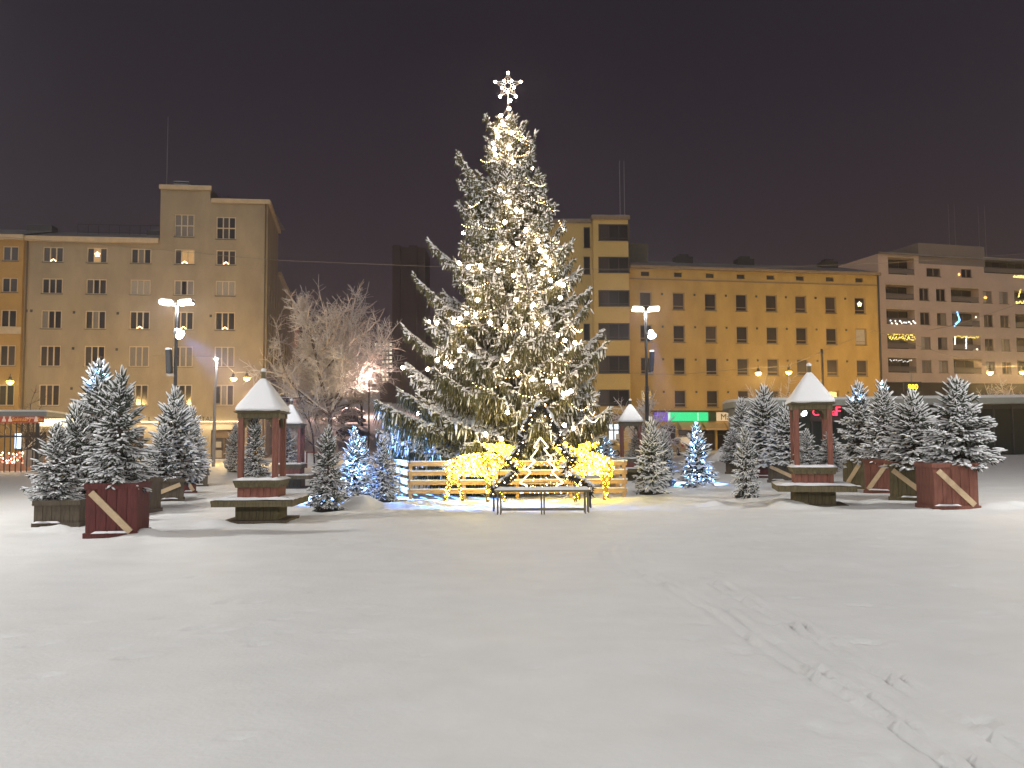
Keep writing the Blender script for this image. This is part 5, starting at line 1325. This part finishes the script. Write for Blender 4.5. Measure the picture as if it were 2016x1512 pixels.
# ================================================================= GARLAND FRAME AND BENCH
AY = 20.3
def ap(x, y, Y=AY): return at(760 + x / 4.2, 700 + y / 4.2, Y)
gl_pts = [(890, 1150), (890, 1100), (975, 1050), (1060, 1000), (1075, 930), (1010, 880), (1050, 835), (1100, 795), (1145, 730), (1105, 690), (1150, 590), (1205, 500), (1262, 425), (1290, 420), (1345, 510), (1400, 600), (1445, 665), (1405, 725), (1470, 800), (1560, 875), (1485, 930), (1490, 985), (1590, 1045), (1690, 1095), (1690, 1150)]
gw_ = [ap(*p) for p in gl_pts]; c = Vector((gw_[0].lerp(gw_[-1], .5).x, AY, float(gz(.6, AY))))
gf = thing('garland_frame', 'christmas tree shaped photo frame of snowy dark garland standing at the bench', 'photo frame', c)
m = MB(); loc = [p - c for p in gw_]; m.tube(loc, .022, 6); m.build('frame_tube', DARKF, gf)
r = np.random.default_rng(8); P = []; Dr = []; Ln = []; Ra = []; SP = []; SD = []; SL = []; SR = []; LT = []
for a, b in zip(loc[:-1], loc[1:]):
    l = (b - a).length; d = np.array((b - a).normalized()); n = int(l * 230)
    for k in range(n):
        p = np.array(a) + d * l * r.random(); dd = r.normal(0, 1, 3); dd /= np.linalg.norm(dd); P.append(p); Dr.append(dd + d * .3); Ln.append(r.uniform(.11, .185)); Ra.append(.013)
    for k in range(int(l * 20)):
        p = np.array(a) + d * l * r.random(); SP.append(p + np.array([r.normal(0, .012), r.normal(.02, .035), .105 + r.normal(0, .012)])); SD.append(d + r.normal(0, .12, 3)); SL.append(r.uniform(.10, .2)); SR.append(r.uniform(.03, .05))
    for k in range(int(l * 11)): LT.append(np.array(a) + d * l * r.random() + np.array([r.normal(0, .05), -.07 + r.normal(0, .02), r.normal(0, .05)]))
V, Q = bake(T_TWIG, P, Dr, Ln, Ra); inst('garland', quads_mesh('garland', V, Q, mat('garland_needles', (.030, .028, .020), .8, var=.5, vscale=5.)), gf)
V, Q = bake(T_SNOW, SP, SD, SL, SR, .7, .2); inst('snow_cover', quads_mesh('snow_cover', V, Q, TSNOW), gf)['kind'] = 'stuff'
dots('garland_light', LT, .017, FAIRY, gf)
nl = [(1110, 1142), (1168, 1076), (1108, 1052), (1196, 966), (1164, 938), (1236, 870), (1194, 852), (1254, 772), (1222, 758), (1276, 676), (1338, 758), (1306, 772), (1372, 852), (1330, 868), (1408, 936), (1372, 964), (1464, 1050), (1406, 1076), (1452, 1142)]
nw_ = [ap(*p, AY + .02) - c for p in nl]
m = MB()
for a, b in zip(nw_[:-1], nw_[1:]): m.tube([a, b], .019, 6)
m.build('led_tube', NEON, gf)
m = MB()
for (a, b) in ((0, 18), (5, 13), (2, 16)): m.tube([nw_[a] + Vector((0, .03, 0)), nw_[b] + Vector((0, .03, 0))], .008, 4)
for s_ in (0, -1): m.tube([loc[s_], Vector((loc[s_].x, loc[s_].y, 0))], .022, 6); m.tube([loc[s_] + Vector((0, 0, .1)), Vector((loc[s_].x, loc[s_].y + .5, 0))], .018, 6)
m.build('support', DARKF, gf)
P = [np.array(nw_[0].lerp(nw_[18], r.random())) + np.array([r.normal(0, .35), .05 + .1 * r.random(), abs(r.normal(0, .35))]) for _ in range(90)]
dots('net_light', P, .010, FAIRY, gf)
b0 = G(977, 1014); b1 = G(1162, 1012); BW = (b1 - b0).length
bn = thing('metal_bench', 'olive metal bench with snow on its seat before the garland frame', 'bench', ((b0 + b1) / 2 + Vector((0, .2, 0))), math.atan2(b1.y - b0.y, b1.x - b0.x))
h = .50
for x in (-BW / 2 + .03, -BW / 2 + .10, -.03, .03, BW / 2 - .10, BW / 2 - .03):
    for y in (-.18, .18): m = MB(); m.box((x, y, h / 2), (.028, .028, h)); m.build('leg', BENCHM, bn)
for y in (-.18, .18): m = MB(); m.box((0, y, .10), (BW - .22, .022, .028)); m.build('stretcher', BENCHM, bn)
m = MB(); m.box((0, 0, h + .02), (BW + .06, .44, .045)); m.build('seat', BENCHM, bn, bevel=.006)
m = MB(); N = 24; g = []
for j in range(6):
    g.append([(-(BW + .07) / 2 + (BW + .07) * i / N, -.235 + .47 * j / 5, h + .043 + (.0 if j in (0, 5) or i in (0, N) else .055 + random.uniform(-.008, .008))) for i in range(N + 1)])
for j in range(5):
    for i in range(N): m.quad(g[j][i], g[j][i + 1], g[j + 1][i + 1], g[j + 1][i])
m.build('snow_cover', TSNOW, bn, smooth=True)

# ================================================================= CARS
def car(loc, rz, label, paint, snowcol, kind='hatch', L=4.2):
    o = thing('parked_car', label, 'car', loc, rz, 'snow covered cars'); Wd = 1.74
    P = {'hatch': [(-2.1, .35), (-2.1, .75), (-1.95, 1.0), (-1.55, 1.40), (.35, 1.45), (1.0, 1.0), (1.9, .82), (2.1, .6), (2.1, .35)], 'van': [(-2.1, .35), (-2.1, 1.1), (-2.0, 1.75), (-1.6, 1.9), (.8, 1.88), (1.5, 1.15), (2.0, 1.0), (2.1, .7), (2.1, .35)]}[kind]
    s = L / 4.2
    m = MB(); n = len(P)
    for y, k in ((-Wd / 2, 0), (-Wd / 2 + .04, 1), (Wd / 2 - .04, 1), (Wd / 2, 0)):
        for (x, z) in P: 
            t = max(0, (z - .95)) * .22; yy = y * (1 - t) if z > .95 else y
            m.v.append((x * s * (1 if k else .985), yy, z - (0 if k else .02)))
    for q in range(3):
        for i in range(n): j = (i + 1) % n; m.f.append((q * n + i, q * n + j, (q + 1) * n + j, (q + 1) * n + i)); m.m.append(0)
    m.f.append(tuple(range(n))[::-1]); m.m.append(0); m.f.append(tuple(range(3 * n, 4 * n))); m.m.append(0)
    m.build('body', paint, o, bevel=.03)
    zt = P[3][1]; zl = P[2][1]
    for s_ in (-1, 1):
        m = MB(); y = s_ * (Wd / 2 + .006); y2 = s_ * (Wd / 2 * (1 - (zt - .99) * .22) + .012)
        m.quad((-1.65 * s, y, 1.0), (.80 * s, y, 1.0), (.30 * s, y2, zt - .08), (-1.45 * s, y2, zt - .08)); m.build('side_window', GLASS, o)
        for x in (-1.3, 1.3):
            m = MB(); c_ = MB(); m.lathe([(.33, -.1), (.33, .1)], 16); wl = m.build('wheel', mat('tyre', (.02, .02, .02), .8), o); wl.location = (x * s, s_ * (Wd / 2 - .08), .33); wl.rotation_euler = (math.pi / 2, 0, 0)
            m = MB(); m.lathe([(.20, -.115), (.18, .115)], 10); m.build('rim', GALV, wl)
        m = MB(); m.box((2.06 * s, s_ * .62, .70), (.14, .30, .14)); m.build('headlight', mat('headlamp_glass', (.4, .4, .38), .2), o)
        m = MB(); m.box((-2.08 * s, s_ * .68, .85), (.10, .20, .22)); m.build('tail_light', mat('tail_lamp', (.25, .02, .02), .3), o)
    m = MB(); N = 14; g = []                                     # settled snow following the roof line
    top = P[1:-1]
    xs = np.linspace(top[0][0], top[-1][0], N + 1)
    for j in range(7):
        y = (j / 6 - .5) * (Wd * .94); row = []
        for x in xs:
            zz = float(np.interp(x, [p[0] for p in top], [p[1] for p in top])); e = j in (0, 6); yy = y * (1 - max(0, zz - .95) * .22); row.append((x * s, yy, zz + (.0 if e else .13 + random.uniform(-.02, .02))))
        g.append(row)
    for j in range(6):
        for i in range(N): m.quad(g[j][i], g[j][i + 1], g[j + 1][i + 1], g[j + 1][i])
    m.build('snow_cover', snowcol, o, smooth=True)
    return o
DP = mat('dark_car_paint', (.02, .02, .024), .35, coat=.4); SP_ = mat('sand_car_paint', (.32, .25, .14), .4, coat=.3)
p = GD(696, 106); car(p, R(12), 'snow covered dark car parked lower on the hill street', DP, TSNOW)
p = GD(692, 132); car(p, R(16), 'snow covered dark car parked higher on the hill street', DP, TSNOW)
p = GD(695, 152); car(p, R(18), 'third snow covered car farthest up the hill street', DP, TSNOW)
p = GD(1345, 75); car(p, R(96), 'snow covered pale car parked under the shop awning', SP_, TSNOW, 'hatch', 4.0)
p = GD(1178, 76); car(p, R(200), 'snow covered pale car behind the farther pavilion side well', SP_, TSNOW)

# ================================================================= BARE FROSTED TREES
def bare_tree(name, loc, h, label, seed, lv=5, spread=.55, tr=.16, nb=(3, 4), white=STWIG, first=.28, cat='tree', thin=1.0, squash=1.0, clear=0.0, wide=1.0):
    rg = random.Random(seed); o = thing(name, label, cat, loc, rg.uniform(0, 6), 'bare frosted trees'); m1, m2 = MB(), MB()
    def rec(p, d, l, rad, k):
        pts = [p]; n = 3
        for i in range(n):
            d = (d + Vector((rg.gauss(0, .10), rg.gauss(0, .10), rg.gauss(.03, .07)))).normalized(); pts.append(pts[-1] + d * l / n)
        (m1 if k < 3 else m2).tube(pts, [rad * (1 - .4 * i / n) for i in range(n + 1)], 6 if k == 0 else 4 if k < 3 else 3, cap=False)
        if k >= lv: return
        floor_z = h * first * clear
        c = rg.randint(*nb) + (2 if k == 0 else 0)
        for i in range(c):
            t = 1.0 if i == 0 else rg.uniform(.3 if k > 1 else .42 if k else .72, 1.0); q = pts[min(n, int(t * n))]
            a = rg.uniform(0, 6.283); perp = d.orthogonal().normalized(); perp.rotate(Matrix.Rotation(a, 3, d))
            nd = (d * (1 - spread * (.35 if i == 0 else rg.uniform(.7, 1.2))) + perp * spread * (0.3 if i == 0 else 1.15)).normalized(); nd.z += (.10 if k < 2 else -.04) * squash; nd.normalize()
            if k >= 1 and (q + nd * l * .6).z < floor_z: continue
            rec(q, nd, l * rg.uniform(.55, .80), max(.007, rad * (.62 if i else .72)) * (thin if k > 1 else 1), k + 1)
    rec(Vector((0, 0, -.2)), Vector((rg.gauss(0, .04), rg.gauss(0, .04), 1)).normalized(), h * first, tr, 0)
    mz = max(v[2] for v in m2.v) ; s = h / mz
    m1.build('trunk', SBARK, o); t = m2.build('twigs', white, o); o.scale = (s * wide, s * wide, s)
    return o
bare_tree('frosted_tree', GD(648, 84), at(648, 545, 84).z - GD(648, 84).z, 'large frosted leafless tree standing at the foot of the hill street', 3, 6, .60, .26, (4, 6), first=.31, clear=.85, wide=.86)
bare_tree('frosted_tree', GD(712, 128), at(712, 655, 128).z - GD(712, 128).z, 'frosted leafless tree lit pink by the hill street lamp', 9, 5, .62, .18, (4, 5), clear=.8)
bare_tree('frosted_tree', GD(590, 92), at(590, 640, 92).z - GD(590, 92).z, 'frosted leafless tree against the long side of the beige block', 10, 5, .62, .18, (4, 5))
p = GD(620, 56); bt = bare_tree('young_tree', p, at(620, 735, 56).z - p.z, 'young bare frosted tree with wooden guard behind the farther well', 21, 4, .55, .07, (3, 5), first=.40)
tg = thing('tree_guard', 'low red brown frame guarding the young bare tree', 'tree guard', p)
for x in (-.45, .45): m = MB(); m.box((x, -.3, .5), (.08, .08, 1.1)); m.build('post', WOODR2, tg)
m = MB(); m.box((0, -.3, 1.0), (1.0, .06, .08)); m.build('rail', WOODR2, tg)
p = GD(1266, 62); bare_tree('young_tree', p, at(1266, 768, 62).z - p.z, 'bushy frosted tree behind the black lamp post by the shops', 31, 5, .62, .08, (3, 5), first=.26)
p = GD(45, 60); bare_tree('young_tree', p, at(45, 758, 60).z - p.z, 'thin dark bare tree behind the market stall', 41, 4, .5, .06, (3, 4), BARK, first=.36)
p = GD(1517, 63); bare_tree('young_tree', p, at(1517, 716, 63).z - p.z, 'thin frosted tree behind the tallest spruce of the cluster', 51, 5, .5, .08, (3, 4), first=.34)
p = GD(1968, 68); bare_tree('young_tree', p, at(1968, 735, 68).z - p.z, 'thin frosted tree rising behind the pavilion glass front', 61, 5, .5, .08, (3, 4), first=.34)
# snow heap by the pavilion end
m = MB(); N = 20; g = []
c = GD(1432, 57)
for j in range(N + 1):
    g.append([((i / N - .5) * 4.4, (j / N - .5) * 3.0, 1.15 * math.exp(-((i / N - .5) * 4.2) ** 2 - ((j / N - .5) * 4.) ** 2) - .10 + random.uniform(-.03, .03)) for i in range(N + 1)])
for j in range(N):
    for i in range(N): m.quad(g[j][i], g[j][i + 1], g[j + 1][i + 1], g[j + 1][i])
o = m.build('snow_heap', TSNOW, smooth=True); o.location = c; tag(o, 'ploughed snow heap at the rounded end of the pavilion', 'snow heap')
c = GD(600, 60); o = o.copy(); COL.objects.link(o); o.location = c; o['label'] = 'ploughed snow heap by the young bare tree'
# ================================================================= SNOWY AIR
HAZE = .0010
hm = bpy.data.materials.new('haze_air'); hm.use_nodes = True; hm.node_tree.nodes.clear()
ho_ = hm.node_tree.nodes.new('ShaderNodeOutputMaterial'); hv = hm.node_tree.nodes.new('ShaderNodeVolumePrincipled')
hv.inputs['Color'].default_value = (.92, .92, .95, 1); hv.inputs['Density'].default_value = HAZE; hv.inputs['Anisotropy'].default_value = .80
hm.node_tree.links.new(hv.outputs[0], ho_.inputs['Volume'])
m = MB(); m.box((0, 120, 29), (330, 390, 62)); hz = m.build('haze', hm); hz['kind'] = 'stuff'; hz['label'] = 'thin snowy night air over the square'
sc.cycles.volume_bounces = 0
for q in bpy.data.objects:
    if 'at' in q.keys(): del q['at']
print('objects', len(bpy.data.objects))
